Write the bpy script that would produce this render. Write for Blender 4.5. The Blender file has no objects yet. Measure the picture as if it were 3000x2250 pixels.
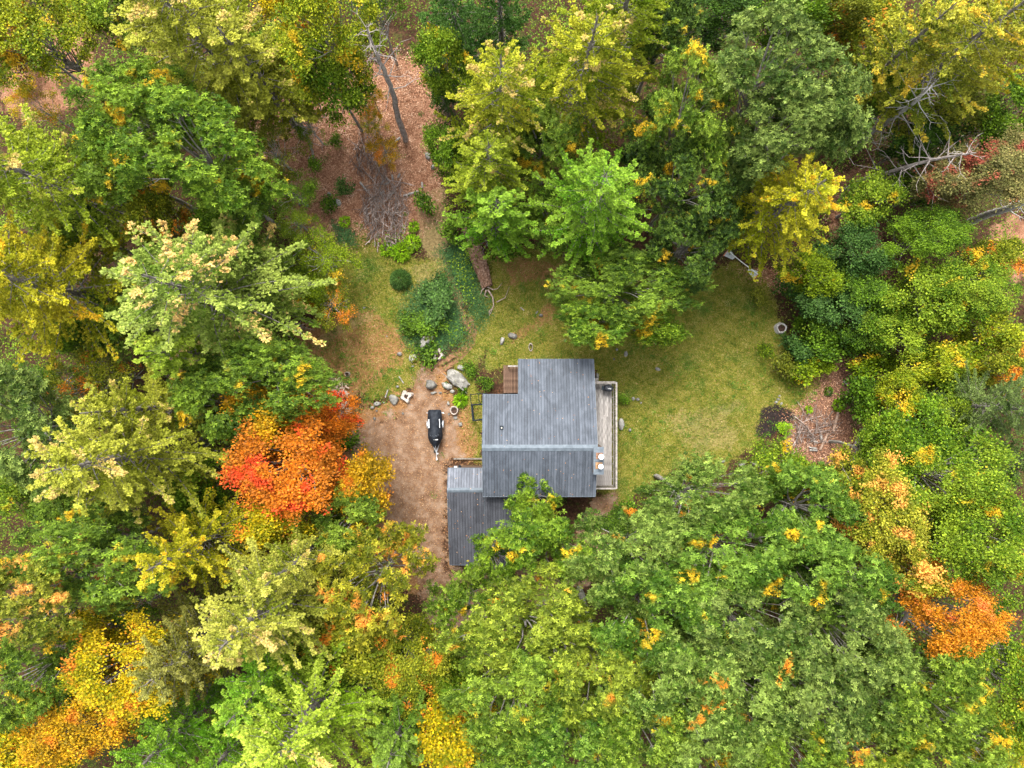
import bpy, bmesh, math, random
import numpy as np
from mathutils import Vector, Matrix

random.seed(11)
rng = np.random.default_rng(11)
sc = bpy.context.scene
col = sc.collection

# ------------------------------------------------------------ camera, sky, sun, exposure
CAM_H = 58.0
cam_d = bpy.data.cameras.new('camera')
cam_d.sensor_width = 36.0
cam_d.lens = 24.0
cam_d.clip_start = 0.5
cam_d.clip_end = 3000.0
cam = bpy.data.objects.new('camera', cam_d)
cam.location = (0.0, 0.0, CAM_H)
cam.rotation_euler = (0.0, 0.0, 0.0)
col.objects.link(cam)
sc.camera = cam

SUN_EL, SUN_AZ = math.radians(58.0), math.radians(-12.0)     # azimuth from +Y towards +X
world = bpy.data.worlds.new('World')
sc.world = world
world.use_nodes = True
wn, wl = world.node_tree.nodes, world.node_tree.links
wn.clear()
w_out = wn.new('ShaderNodeOutputWorld')
w_bg = wn.new('ShaderNodeBackground')
w_sky = wn.new('ShaderNodeTexSky')
w_sky.sky_type = 'NISHITA'
w_sky.sun_disc = False
w_sky.sun_elevation = SUN_EL
w_sky.sun_rotation = SUN_AZ
w_sky.dust_density = 4.0
w_hsv = wn.new('ShaderNodeHueSaturation')
w_hsv.inputs['Saturation'].default_value = 0.25
w_bg.inputs['Strength'].default_value = 0.15
wl.new(w_sky.outputs['Color'], w_hsv.inputs['Color'])
wl.new(w_hsv.outputs['Color'], w_bg.inputs['Color'])
wl.new(w_bg.outputs['Background'], w_out.inputs['Surface'])

sun_d = bpy.data.lights.new('sun', 'SUN')
sun_d.energy = 1.5
sun_d.angle = math.radians(24.0)
sun_d.color = (1.0, 0.95, 0.86)
sun = bpy.data.objects.new('sun', sun_d)
sd = Vector((math.sin(SUN_AZ) * math.cos(SUN_EL), math.cos(SUN_AZ) * math.cos(SUN_EL), math.sin(SUN_EL)))
sun.rotation_euler = sd.to_track_quat('Z', 'Y').to_euler()
sun.location = sd * 200
col.objects.link(sun)

sc.view_settings.view_transform = 'Standard'
sc.view_settings.look = 'None'
sc.view_settings.exposure = 1.78
sc.view_settings.gamma = 1.0
sc.view_settings.use_curve_mapping = False
sc.cycles.max_bounces = 6
sc.cycles.diffuse_bounces = 4
sc.cycles.glossy_bounces = 2
sc.cycles.transmission_bounces = 4

# ------------------------------------------------------------ helpers
def P(u, v, z=0.0):
    """point of the 2212 px wide view of the place at height z above the ground -> metres"""
    k = (CAM_H - z) / 1474.7
    return ((u - 1106.0) * k, -(v - 829.5) * k)

def S(u, v, z=0.0):
    """the same for the 3000 px wide view"""
    k = (CAM_H - z) / 2000.0
    return ((u - 1500.0) * k, -(v - 1125.0) * k)

def tag(o, label=None, cat=None, group=None, kind=None):
    if label: o['label'] = label
    if cat: o['category'] = cat
    if group: o['group'] = group
    if kind: o['kind'] = kind
    return o

def empty(name, loc=(0, 0, 0), rz=0.0, label=None, cat=None, group=None):
    o = bpy.data.objects.new(name, None)
    o.empty_display_size = 0.3
    o.location = loc
    o.rotation_euler = (0, 0, rz)
    col.objects.link(o)
    return tag(o, label, cat, group)

def link(name, me, mat=None, parent=None, loc=None, rot=None, scale=None):
    o = bpy.data.objects.new(name, me)
    if mat is not None and len(me.materials) == 0:
        me.materials.append(mat)
    col.objects.link(o)
    if parent is not None: o.parent = parent
    if loc is not None: o.location = loc
    if rot is not None: o.rotation_euler = rot
    if scale is not None: o.scale = scale
    return o

def np_mesh(name, V, Q, attr=None, smooth=False):
    """numpy verts (n,3), quads (m,4) -> mesh; attr (n,3) goes to the colour attribute 'tint'"""
    me = bpy.data.meshes.new(name)
    V = np.ascontiguousarray(V, dtype=np.float32); Q = np.ascontiguousarray(Q, dtype=np.int32)
    k = Q.shape[1]
    me.vertices.add(len(V)); me.vertices.foreach_set('co', V.ravel())
    me.loops.add(Q.size); me.loops.foreach_set('vertex_index', Q.ravel())
    me.polygons.add(len(Q))
    me.polygons.foreach_set('loop_start', np.arange(0, Q.size, k, dtype=np.int32))
    if smooth:
        me.polygons.foreach_set('use_smooth', np.ones(len(Q), dtype=bool))
    me.update(calc_edges=True)
    if attr is not None:
        a = me.attributes.new('tint', 'FLOAT_COLOR', 'POINT')
        c = np.ones((len(V), 4), dtype=np.float32); c[:, :3] = attr
        a.data.foreach_set('color', c.ravel())
    return me

def unit(a):
    return a / np.maximum(np.linalg.norm(a, axis=-1, keepdims=True), 1e-9)

def blades(C, D, L, W, face=None, tint=None, bend=0.0, mid=0.5):
    """kite-shaped leaves: base C, direction D, length L, width W, upper side roughly towards face"""
    n = len(C)
    if face is None:
        face = np.tile(np.array([0, 0, 1.0]), (n, 1)) + rng.normal(0, 0.45, (n, 3))
    D = unit(D); side = unit(np.cross(D, face)); up = np.cross(side, D)
    L = np.broadcast_to(np.asarray(L, float), (n,))[:, None]; W = np.broadcast_to(np.asarray(W, float), (n,))[:, None]
    V = np.empty((n, 4, 3))
    V[:, 0] = C
    V[:, 1] = C + D * L * mid + side * W * .5 + up * L * bend
    V[:, 2] = C + D * L
    V[:, 3] = C + D * L * mid - side * W * .5 + up * L * bend
    Q = np.arange(n * 4).reshape(n, 4)
    T = None if tint is None else np.repeat(tint, 4, axis=0)
    return V.reshape(-1, 3), Q, T

def join(parts):
    V, Q, T, off = [], [], [], 0
    for v, q, t in parts:
        V.append(v); Q.append(q + off); off += len(v)
        T.append(t if t is not None else np.full((len(v), 3), .5))
    return np.concatenate(V), np.concatenate(Q), np.concatenate(T)

def tubes(lines, sides=5):
    """list of (points (k,3), radii (k,)) -> tapered tubes"""
    V, Q, off = [], [], 0
    ang = np.linspace(0, 2 * np.pi, sides, endpoint=False)
    for pts, rad in lines:
        pts = np.asarray(pts, float); rad = np.asarray(rad, float); k = len(pts)
        d = np.gradient(pts, axis=0); d = unit(d)
        ref = np.array([0, 0, 1.0]) if abs(d[0, 2]) < .8 else np.array([1.0, 0, 0])
        a = unit(np.cross(d, ref)); b = np.cross(d, a)
        ring = pts[:, None] + rad[:, None, None] * (a[:, None] * np.cos(ang)[None, :, None] + b[:, None] * np.sin(ang)[None, :, None])
        V.append(ring.reshape(-1, 3))
        i = np.arange(k - 1)[:, None] * sides; j = np.arange(sides)[None, :]; j2 = (j + 1) % sides
        q = np.stack([i + j, i + j2, i + sides + j2, i + sides + j], -1).reshape(-1, 4)
        Q.append(q + off); off += k * sides
    return np.concatenate(V), np.concatenate(Q)

def bm_box(bm, x0, x1, y0, y1, z0, z1, mat=None):
    v = [bm.verts.new(p) for p in ((x0, y0, z0), (x1, y0, z0), (x1, y1, z0), (x0, y1, z0), (x0, y0, z1), (x1, y0, z1), (x1, y1, z1), (x0, y1, z1))]
    if mat is not None:
        for w in v: w.co = mat @ w.co
    for f in ((0, 3, 2, 1), (4, 5, 6, 7), (0, 1, 5, 4), (1, 2, 6, 5), (2, 3, 7, 6), (3, 0, 4, 7)):
        bm.faces.new([v[i] for i in f])

def bm_cyl(bm, c, r, h, n=16, r2=None, axis='Z', caps=True):
    r2 = r if r2 is None else r2
    lo, hi = [], []
    for k in range(n):
        a = 2 * math.pi * k / n
        for rr, t, L in ((r, 0, lo), (r2, h, hi)):
            p = (rr * math.cos(a), rr * math.sin(a), t)
            if axis == 'X': p = (p[2], p[0], p[1])
            if axis == 'Y': p = (p[1], p[2], p[0])
            L.append(bm.verts.new((c[0] + p[0], c[1] + p[1], c[2] + p[2])))
    for k in range(n):
        bm.faces.new((lo[k], lo[(k + 1) % n], hi[(k + 1) % n], hi[k]))
    if caps:
        bm.faces.new(lo[::-1]); bm.faces.new(hi)

def bm_done(bm, name, bevel=0.0, smooth=False):
    if bevel:
        bmesh.ops.bevel(bm, geom=list(bm.edges), offset=bevel, segments=1, affect='EDGES')
    bmesh.ops.recalc_face_normals(bm, faces=list(bm.faces))
    me = bpy.data.meshes.new(name)
    bm.to_mesh(me); bm.free()
    if smooth:
        for p in me.polygons: p.use_smooth = True
    return me

def box_mesh(name, x0, x1, y0, y1, z0, z1, bevel=0.0):
    bm = bmesh.new(); bm_box(bm, x0, x1, y0, y1, z0, z1)
    return bm_done(bm, name, bevel)

# ------------------------------------------------------------ materials
class NT:
    def __init__(s, name):
        s.m = bpy.data.materials.new(name); s.m.use_nodes = True
        s.n = s.m.node_tree.nodes; s.l = s.m.node_tree.links
        s.n.clear()
        s.out = s.n.new('ShaderNodeOutputMaterial')
    def node(s, t, **kw):
        n = s.n.new(t)
        for k, v in kw.items(): setattr(n, k, v)
        return n
    def put(s, sock, v):
        if isinstance(v, bpy.types.NodeSocket): s.l.new(v, sock)
        elif isinstance(v, (tuple, list)) and len(v) == 3 and sock.type == 'RGBA': sock.default_value = (*v, 1)
        else: sock.default_value = v
    def math(s, op, a, b=0.0, clamp=False):
        n = s.node('ShaderNodeMath', operation=op, use_clamp=clamp)
        s.put(n.inputs[0], a); s.put(n.inputs[1], b); return n.outputs[0]
    def mix(s, f, a, b, mode='MIX'):
        n = s.node('ShaderNodeMix', data_type='RGBA', blend_type=mode)
        s.put(n.inputs[0], f); s.put(n.inputs[6], a); s.put(n.inputs[7], b); return n.outputs[2]
    def step(s, v, lo, hi, a=0.0, b=1.0):
        n = s.node('ShaderNodeMapRange', interpolation_type='SMOOTHSTEP')
        s.put(n.inputs['Value'], v); n.inputs['From Min'].default_value = lo; n.inputs['From Max'].default_value = hi
        n.inputs['To Min'].default_value = a; n.inputs['To Max'].default_value = b
        return n.outputs['Result']
    def pos(s, obj=False):
        if obj: return s.node('ShaderNodeTexCoord').outputs['Object']
        return s.node('ShaderNodeNewGeometry').outputs['Position']
    def noise(s, vec, scale, detail=2.0, rough=0.5, dist=0.0, dims='3D'):
        n = s.node('ShaderNodeTexNoise', noise_dimensions=dims)
        s.put(n.inputs['Vector'], vec); n.inputs['Scale'].default_value = scale
        n.inputs['Detail'].default_value = detail; n.inputs['Roughness'].default_value = rough
        n.inputs['Distortion'].default_value = dist
        return n.outputs['Fac']
    def map(s, vec, scale=(1, 1, 1), rot=(0, 0, 0)):
        n = s.node('ShaderNodeMapping'); s.put(n.inputs['Vector'], vec)
        n.inputs['Scale'].default_value = scale; n.inputs['Rotation'].default_value = rot
        return n.outputs['Vector']
    def ramp(s, f, stops):
        n = s.node('ShaderNodeValToRGB'); s.put(n.inputs['Fac'], f)
        e = n.color_ramp.elements
        while len(e) < len(stops): e.new(0.5)
        for k, (p, c) in enumerate(stops):
            e[k].position = p; e[k].color = (*c, 1)
        return n.outputs['Color']
    def rand(s):
        return s.node('ShaderNodeObjectInfo').outputs['Random']
    def bump(s, h, strength=0.4, dist=0.02):
        n = s.node('ShaderNodeBump'); s.put(n.inputs['Height'], h)
        n.inputs['Strength'].default_value = strength; n.inputs['Distance'].default_value = dist
        return n.outputs['Normal']
    def principled(s, color, rough=0.7, spec=0.3, metal=0.0, normal=None):
        b = s.node('ShaderNodeBsdfPrincipled')
        s.put(b.inputs['Base Color'], color); s.put(b.inputs['Roughness'], rough)
        b.inputs['Specular IOR Level'].default_value = spec; s.put(b.inputs['Metallic'], metal)
        if normal is not None: s.l.new(normal, b.inputs['Normal'])
        return b.outputs[0]
    def done(s, sh):
        s.l.new(sh, s.out.inputs['Surface']); return s.m

LEAF = {}
def leaf_mat(base, tip, accent=None, amount=0.0, trans=0.36, var=0.6, patch=0.35, boughs=False):
    key = (base, tip, accent, round(amount, 3), trans, boughs)
    if key in LEAF: return LEAF[key]
    t = NT('foliage')
    at = t.node('ShaderNodeAttribute', attribute_name='tint')
    sep = t.node('ShaderNodeSeparateColor'); t.l.new(at.outputs['Color'], sep.inputs['Color'])
    R, G, B = sep.outputs[0], sep.outputs[1], sep.outputs[2]
    p = t.pos()
    n1 = t.noise(p, patch, 2.0)
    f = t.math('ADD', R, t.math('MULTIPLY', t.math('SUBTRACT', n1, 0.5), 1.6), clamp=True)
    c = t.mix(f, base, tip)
    if accent is not None:
        n2 = t.noise(t.map(p, (1, 1, .8)), 0.55, 2.0)
        v = t.math('ADD', n2, t.math('MULTIPLY', B, 0.16))
        thr = 0.78 - 0.30 * amount
        if boughs:
            v = t.math('ADD', t.math('MULTIPLY', t.math('MULTIPLY', B, R), .9), t.math('MULTIPLY', n2, .35)); thr = .92 - .50 * amount
        c = t.mix(t.math('MULTIPLY', t.step(v, thr - .03, thr + .06), t.step(t.math('ADD', G, t.math('MULTIPLY', R, .5)), .22, .55)), c, accent)
    c = t.mix(1.0, c, t.ramp(G, [(0, (1 - var, 1 - var, 1 - var)), (1, (1 + var, 1 + var * .9, 1 + var * .6))]), 'MULTIPLY')
    pr = t.principled(c, 0.55, 0.16)
    tr = t.node('ShaderNodeBsdfTranslucent'); t.l.new(c, tr.inputs['Color'])
    mx = t.node('ShaderNodeMixShader'); mx.inputs[0].default_value = trans
    t.l.new(pr, mx.inputs[1]); t.l.new(tr.outputs[0], mx.inputs[2])
    LEAF[key] = t.done(mx.outputs[0]); return LEAF[key]

def simple(name, c1, c2, scale=6.0, rough=0.7, spec=0.3, metal=0.0, stretch=(1, 1, 1), rnd=0.0, bump=0.0, obj=True, detail=4.0):
    t = NT(name)
    p = t.map(t.pos(obj), stretch)
    n = t.noise(p, scale, detail, 0.6)
    c = t.mix(t.step(n, .3, .7), c1, c2)
    if rnd:
        r = t.math('ADD', t.math('MULTIPLY', t.rand(), rnd), 1 - rnd * .5)
        g = t.node('ShaderNodeCombineColor')
        for k in range(3): t.l.new(r, g.inputs[k])
        c = t.mix(1.0, c, g.outputs[0], 'MULTIPLY')
    nb = t.bump(n, bump, .02) if bump else None
    return t.done(t.principled(c, rough, spec, metal, nb))

M_bark_pine = simple('pine_bark', (.10, .085, .07), (.24, .22, .20), 9, .9, .1, stretch=(1, 1, .3))
M_bark_oak = simple('oak_bark', (.13, .115, .095), (.33, .31, .28), 7, .9, .1, stretch=(1, 1, .3))
M_bark_dead = simple('dead_bark', (.22, .185, .17), (.42, .37, .34), 7, .9, .1, stretch=(1, 1, .4))
M_bark_pale = simple('pale_bark', (.22, .21, .19), (.46, .44, .41), 9, .9, .1)
M_stick = simple('stick_bark', (.10, .07, .055), (.34, .28, .25), 3, .9, .1, rnd=1.1)
M_rock = None
# ------------------------------------------------------------ the ground
def seg_dist(px, py, pts, closed):
    d = np.full(px.shape, 1e9)
    k = len(pts)
    for i in range(k if closed else k - 1):
        ax, ay = pts[i]; bx, by = pts[(i + 1) % k]
        dx, dy = bx - ax, by - ay
        t = np.clip(((px - ax) * dx + (py - ay) * dy) / max(dx * dx + dy * dy, 1e-9), 0, 1)
        d = np.minimum(d, np.hypot(px - ax - t * dx, py - ay - t * dy))
    return d

def poly_mask(px, py, pts, soft=0.8):
    ins = np.zeros(px.shape, bool); k = len(pts)
    for i in range(k):
        ax, ay = pts[i]; bx, by = pts[(i + 1) % k]
        if ay == by: continue
        c = (ay > py) != (by > py)
        ins ^= c & (px < (bx - ax) * (py - ay) / (by - ay) + ax)
    d = seg_dist(px, py, pts, True)
    return np.clip(.5 + np.where(ins, d, -d) / (2 * soft), 0, 1)

def line_mask(px, py, pts, w, soft=0.2):
    return np.clip(.5 + (w - seg_dist(px, py, pts, False)) / (2 * soft), 0, 1)

def PD(l): return [P(a, b) for a, b in l]
def PS(l): return [S(a, b) for a, b in l]

REG = {
 'lawn': [
   (PD([(1040,560),(1100,520),(1240,560),(1300,600),(1500,600),(1590,560),(1660,610),(1690,700),(1700,800),(1780,830),(1690,900),(1640,960),(1560,1010),(1460,1010),(1380,1060),(1330,1110),(1290,1060),(1290,770),(1050,760),(1020,800),(1040,860),(990,900),(980,800),(1010,700)]), .9),
   (PD([(640,540),(760,500),(900,560),(960,560),(960,700),(890,760),(930,820),(880,840),(800,870),(770,830),(690,790),(680,740),(750,690)]), 1.0),
   (PD([(990,880),(1042,850),(1042,1000),(1020,1000),(1005,950)]), .8),
   (PD([(1050,700),(1400,700),(1400,800),(1050,800)]), .7)],
 'dirt': [
   (PD([(745,950),(800,900),(880,880),(900,800),(940,790),(950,850),(990,880),(995,1000),(968,1012),(968,1225),(1180,1225),(1230,1290),(1160,1400),(930,1420),(905,1280),(830,1140),(760,1040)]), 1.7),
   (PD([(1285,1070),(1340,1060),(1320,1160),(1270,1270),(1230,1270),(1240,1160)]), .5)],
 'litter': [
   (PD([(560,180),(900,120),(960,260),(950,440),(905,500),(790,540),(640,510),(590,440),(560,330)]), 1.2),
   (PD([(1690,900),(1760,800),(1800,750),(1920,780),(1880,900),(1850,980),(1740,1020),(1700,960)]), .8),
   (PD([(1570,580),(1760,580),(1730,640),(1640,620)]), .6),
   (PD([(1790,380),(1880,360),(1900,520),(1930,640),(1900,720),(1800,560)]), 1.5),
   (PD([(2150,470),(2260,450),(2260,640),(2180,600)]), 1.5),
   (PD([(0,60),(170,20),(220,200),(100,260),(0,260)]), 1.5)],
 'needle': [
   (PD([(620,700),(720,680),(800,660),(880,720),(880,780),(800,850),(740,880),(660,880),(650,780)]), .9),
   (PD([(1050,540),(1230,560),(1250,620),(1100,620)]), .9),
   (PS([(1480,985),(1560,940),(1600,880),(1640,900),(1620,950),(1550,985),(1500,1010)]), .4),
   (PD([(905,790),(960,785),(990,880),(890,900)]), .5),
   (PD([(680,920),(760,870),(900,830),(1000,850),(1035,900),(1040,1010),(968,1010),(968,1290),(800,1290),(720,1050)]), 1.0)],
 'straw': [
   (PD([(905,420),(960,400),(975,520),(950,570),(930,560),(900,520)]), .6),
   (PD([(890,575),(960,555),(1000,640),(1000,700),(960,690),(900,640)]), .6),
   (PD([(1440,900),(1560,880),(1600,960),(1500,980)]), 1.4)],
 'track': [],
 'bark': [
   (PD([(1725,890),(1760,840),(1800,790),(1850,770),(1930,785),(1880,900),(1850,985),(1750,1020),(1715,950)]), .8)],
 'char': [
   (PD([(1645,885),(1672,872),(1700,880),(1718,893),(1712,914),(1685,925),(1668,945),(1640,950),(1632,925),(1640,905)]), .7)],
 'cover': [
   (PD([(955,545),(995,530),(1030,580),(1050,670),(1035,705),(1005,650)]), .9),
   (PD([(895,630),(960,615),(990,660),(1000,735),(930,760),(885,735),(875,680)]), 1.0),
   (PD([(720,480),(760,500),(770,530),(730,520)]), .4)],
}
LINES = [('track', PS([(1355,930),(1372,965),(1374,1000),(1345,1030),(1300,1058),(1248,1078),(1225,1110),(1213,1160),(1212,1210)]), .2),
         ('track', PS([(1378,930),(1392,965),(1385,1010),(1345,1052),(1290,1088),(1242,1118),(1238,1180)]), .18),
         ('needle', PS([(1215,1190),(1195,1300),(1200,1420),(1235,1560),(1290,1700)]), .22),
         ('needle', PS([(1262,1330),(1262,1430),(1275,1560),(1330,1690)]), .2),
         ('needle', PS([(1060,1150),(1085,1090),(1112,1020),(1105,930)]), .35),
         ('straw', PS([(930,1010),(990,965),(1080,930)]), .4),
         ('needle', PS([(1290,820),(1340,880),(1360,930)]), .2),
         ('straw', PS([(2080,1235),(2130,1205),(2160,1180)]), .3)]

def region(name, px, py):
    m = np.zeros(px.shape)
    for pts, s in REG[name]: m = np.maximum(m, poly_mask(px, py, pts, s))
    for n, pts, w in LINES:
        if n == name: m = np.maximum(m, line_mask(px, py, pts, w))
    return m

def hfun(x, y):
    return (.05 * np.sin(x * .31 + 1.3) * np.cos(y * .27) + .03 * np.sin(x * .9 + y * .6)) * 0.8 - 0.06

def stretched(lo, hi, step, far):
    a = np.arange(lo, hi + 1e-6, step)
    g = [hi]; s = step
    while g[-1] < far:
        s *= 1.5; g.append(g[-1] + s)
    l = [lo]; s = step
    while l[-1] > -far:
        s *= 1.5; l.append(l[-1] - s)
    return np.concatenate([np.array(l[1:])[::-1], a, np.array(g[1:])])

gx = stretched(-30, 32, .22, 1500); gy = stretched(-22, 32, .22, 1500)
GX, GY = np.meshgrid(gx, gy)
px, py = GX.ravel(), GY.ravel()
V = np.stack([px, py, hfun(px, py)], 1)
nx, ny = len(gx), len(gy)
ii = (np.arange(ny - 1)[:, None] * nx + np.arange(nx - 1)[None, :]).ravel()
Q = np.stack([ii, ii + 1, ii + nx + 1, ii + nx], 1)
gm = np_mesh('ground', V, Q, None, True)
for aname, chans in (('ga', ('lawn', 'dirt', 'litter')), ('gb', ('needle', 'straw', 'char')), ('gc', ('cover', 'track', 'bark'))):
    a = gm.attributes.new(aname, 'FLOAT_COLOR', 'POINT')
    c = np.ones((len(px), 4), dtype=np.float32)
    for k, r in enumerate(chans): c[:, k] = region(r, px, py)
    a.data.foreach_set('color', c.ravel())

t = NT('forest_ground')
p = t.pos()
def at3(n):
    a = t.node('ShaderNodeAttribute', attribute_name=n); s_ = t.node('ShaderNodeSeparateColor')
    t.l.new(a.outputs['Color'], s_.inputs['Color']); return s_.outputs
ga, gb, gc = at3('ga'), at3('gb'), at3('gc')
nA = t.noise(p, 1.1, 5, .65); nB = t.noise(p, 4.5, 5, .7); nC = t.noise(p, 14, 4, .7); nD = t.noise(p, .35, 3, .5)
nE = t.noise(t.map(p, (1, 1, 1), (0, 0, .7)), 2.3, 5, .75, 1.5)
base = t.ramp(nB, [(.25, (.020, .012, .006)), (.5, (.050, .026, .015)), (.75, (.12, .060, .034))])
litter = t.ramp(t.math('ADD', t.math('MULTIPLY', nC, .6), t.math('MULTIPLY', nA, .4)), [(.36, (.075, .034, .018)), (.5, (.22, .105, .060)), (.64, (.42, .24, .15))])
needle = t.ramp(t.math('ADD', t.math('MULTIPLY', nB, .5), t.math('MULTIPLY', nC, .5)), [(.35, (.15, .068, .022)), (.55, (.27, .145, .06)), (.7, (.40, .26, .13))])
dirt = t.ramp(t.math('ADD', t.math('MULTIPLY', nA, .65), t.math('MULTIPLY', nC, .35)), [(.36, (.110, .055, .028)), (.5, (.195, .118, .072)), (.62, (.29, .205, .145))])
straw = t.ramp(nB, [(.3, (.15, .11, .04)), (.7, (.42, .33, .15))])
lawn = t.ramp(t.math('ADD', t.math('MULTIPLY', nE, .5), t.math('MULTIPLY', nC, .5)), [(.34, (.032, .052, .003)), (.44, (.090, .108, .009)), (.52, (.170, .158, .020)), (.64, (.30, .245, .080))])
green = t.ramp(nC, [(.3, (.020, .065, .008)), (.7, (.07, .15, .02))])
lawn = t.mix(t.math('MULTIPLY', t.step(nD, .54, .68), .8), lawn, green)
lawn = t.mix(t.math('MULTIPLY', t.step(nC, .45, .70), .4), lawn, (.26, .20, .09))
char = t.ramp(nB, [(.3, (.010, .008, .008)), (.62, (.030, .022, .020)), (.8, (.10, .07, .06))])
cover = t.ramp(nC, [(.3, (.012, .035, .010)), (.7, (.055, .11, .030))])
def brk(w, amp=.9, nn=None):
    nn = nn or t.math('ADD', t.math('MULTIPLY', nA, .6), t.math('MULTIPLY', nB, .4))
    return t.step(t.math('ADD', w, t.math('MULTIPLY', t.math('SUBTRACT', nn, .5), amp)), .4, .6)
c = base
c = t.mix(t.math('MULTIPLY', t.step(nA, .5, .62), .5), c, (.05, .075, .012))
c = t.mix(brk(ga[2], 1.0), c, litter)
c = t.mix(brk(ga[0], 1.6), c, lawn)
c = t.mix(brk(t.math('MULTIPLY', gb[0], .68), 2.0), c, needle)
c = t.mix(t.math('MULTIPLY', brk(gb[1], 1.8), .5), c, straw)
c = t.mix(t.math('MULTIPLY', brk(gc[0], 2.0), .85), c, cover)
track = t.ramp(nB, [(.3, (.10, .045, .022)), (.6, (.26, .145, .08))])
c = t.mix(brk(gc[1], .7), c, track)
bark = t.ramp(nC, [(.34, (.050, .024, .016)), (.5, (.14, .070, .045)), (.66, (.32, .18, .12))])
c = t.mix(brk(gc[2], 1.2), c, bark)
c = t.mix(brk(t.math('MULTIPLY', ga[1], .92), 1.5), c, dirt)
c = t.mix(brk(gb[2], 1.3), c, char)
pebble = t.step(t.noise(p, 11, 2, .5), .70, .76)
c = t.mix(t.math('MULTIPLY', pebble, t.math('MULTIPLY', ga[1], .6)), c, (.50, .42, .34))
rusty = t.step(t.noise(p, 6, 3, .6), .60, .70)
c = t.mix(t.math('MULTIPLY', rusty, .55), c, t.mix(.5, c, (.32, .13, .05)))
bmp = t.bump(t.math('ADD', nB, t.math('MULTIPLY', nC, .6)), .8, .10)
M_ground = t.done(t.principled(c, .95, .1, 0, bmp))
ground = link('ground', gm, M_ground)
tag(ground, kind='structure')

# loose leaves, grass and ground plants: what nobody could count
def scatter(n, mask, box=(-28, 31, -20, 31), power=1.0):
    out = []
    while sum(len(o) for o in out) < n:
        q = rng.uniform((box[0], box[2]), (box[1], box[3]), (n, 2))
        m = mask(q[:, 0], q[:, 1]) ** power
        out.append(q[rng.random(n) < m])
    return np.concatenate(out)[:n]

def lump(x, y, s, ph=0.0):
    return .5 + .25 * (np.sin(x * s + ph + 1.7 * np.sin(y * s * .7 + ph)) + np.sin(y * s * 1.3 + 2.1 * np.sin(x * s * .6 + 1.3 + ph)))

def flat_leaves(name, q, lmin, lmax, wr, mat, tilt=.35, z=.02, parent=None, upright=False):
    n = len(q)
    C = np.stack([q[:, 0], q[:, 1], hfun(q[:, 0], q[:, 1]) + z], 1)
    D = rng.normal(0, 1, (n, 3)); D[:, 2] = np.abs(rng.normal(0, tilt, n)) if not upright else rng.uniform(.4, 1.6, n)
    L = rng.uniform(lmin, lmax, n)
    T = np.stack([.55 * rng.random(n) + .45 * (.5 * lump(q[:, 0], q[:, 1], 2.6) + .5 * lump(q[:, 0] + 9, q[:, 1] * 1.3, 5.1, 2)), rng.random(n), lump(q[:, 0], q[:, 1], 1.1)], 1)
    v, qd, tt = blades(C, D, L, L * wr, None, T)
    return np_mesh(name, v, qd, tt)

def low_mat(name, stops, rough=.7):
    t = NT(name)
    a = t.node('ShaderNodeAttribute', attribute_name='tint'); s_ = t.node('ShaderNodeSeparateColor')
    t.l.new(a.outputs['Color'], s_.inputs['Color'])
    f = t.math('ADD', t.math('MULTIPLY', s_.outputs[0], .55), t.math('MULTIPLY', t.noise(t.pos(), .9, 3), .45))
    return t.done(t.principled(t.ramp(f, stops), rough, .2))

M_litter = low_mat('fallen_leaf', [(.15, (.09, .035, .02)), (.4, (.26, .12, .065)), (.6, (.44, .25, .15)), (.8, (.58, .42, .31))])
M_grass = low_mat('grass_blade', [(.22, (.018, .050, .003)), (.42, (.080, .135, .008)), (.56, (.20, .20, .024)), (.74, (.36, .30, .11))])
M_cover = low_mat('ground_cover_leaf', [(.2, (.014, .045, .014)), (.5, (.040, .105, .030)), (.8, (.10, .20, .05))])

lit = lambda x, y: (1 - .5 * (x > 20)) * np.clip(region('litter', x, y) - .3 * region('lawn', x, y), 0, 1)
tag(link('leaf_litter', flat_leaves('leaf_litter', scatter(42000, lit), .07, .17, .6, M_litter), M_litter),
    'brown and pinkish fallen leaves strewn over the forest floor', 'leaf litter', kind='stuff')
drv = lambda x, y: np.clip(region('dirt', x, y) * (.25 + .75 * (region('dirt', x, y) < .99)) + region('needle', x, y) * .6 + .10 * region('lawn', x, y), 0, 1)
M_drive_leaf = low_mat('driveway_leaf', [(.2, (.16, .06, .03)), (.45, (.36, .17, .06)), (.7, (.52, .34, .2)), (.9, (.65, .45, .12))])
tag(link('fallen_leaves', flat_leaves('fallen_leaves', scatter(11000, drv), .05, .12, .6, M_drive_leaf), M_drive_leaf),
    'small orange and tan leaves scattered over the driveway and yard', 'fallen leaves', kind='stuff')
def gmask(x, y):
    m = region('lawn', x, y) * (1 - region('char', x, y)) * (1 - .9 * region('dirt', x, y)) * (1 - .35 * region('needle', x, y))
    return np.clip(m, 0, 1) * (.25 + .4 * lump(x, y, .9) + .35 * lump(x + 4, y, 3.1, 3))
tag(link('grass', flat_leaves('grass', scatter(120000, gmask), .07, .19, .3, M_grass, upright=True), M_grass),
    'short olive and straw coloured grass of the lawn', 'grass', kind='stuff')
cov = lambda x, y: region('cover', x, y) * (.5 + .5 * lump(x, y, 1.3, 2))
tag(link('ground_cover', flat_leaves('ground_cover', scatter(22000, cov), .07, .15, .5, M_cover, z=.08, tilt=.6), M_cover),
    'dark blue green periwinkle like ground cover beside the rotten log', 'ground cover', kind='stuff')

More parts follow.
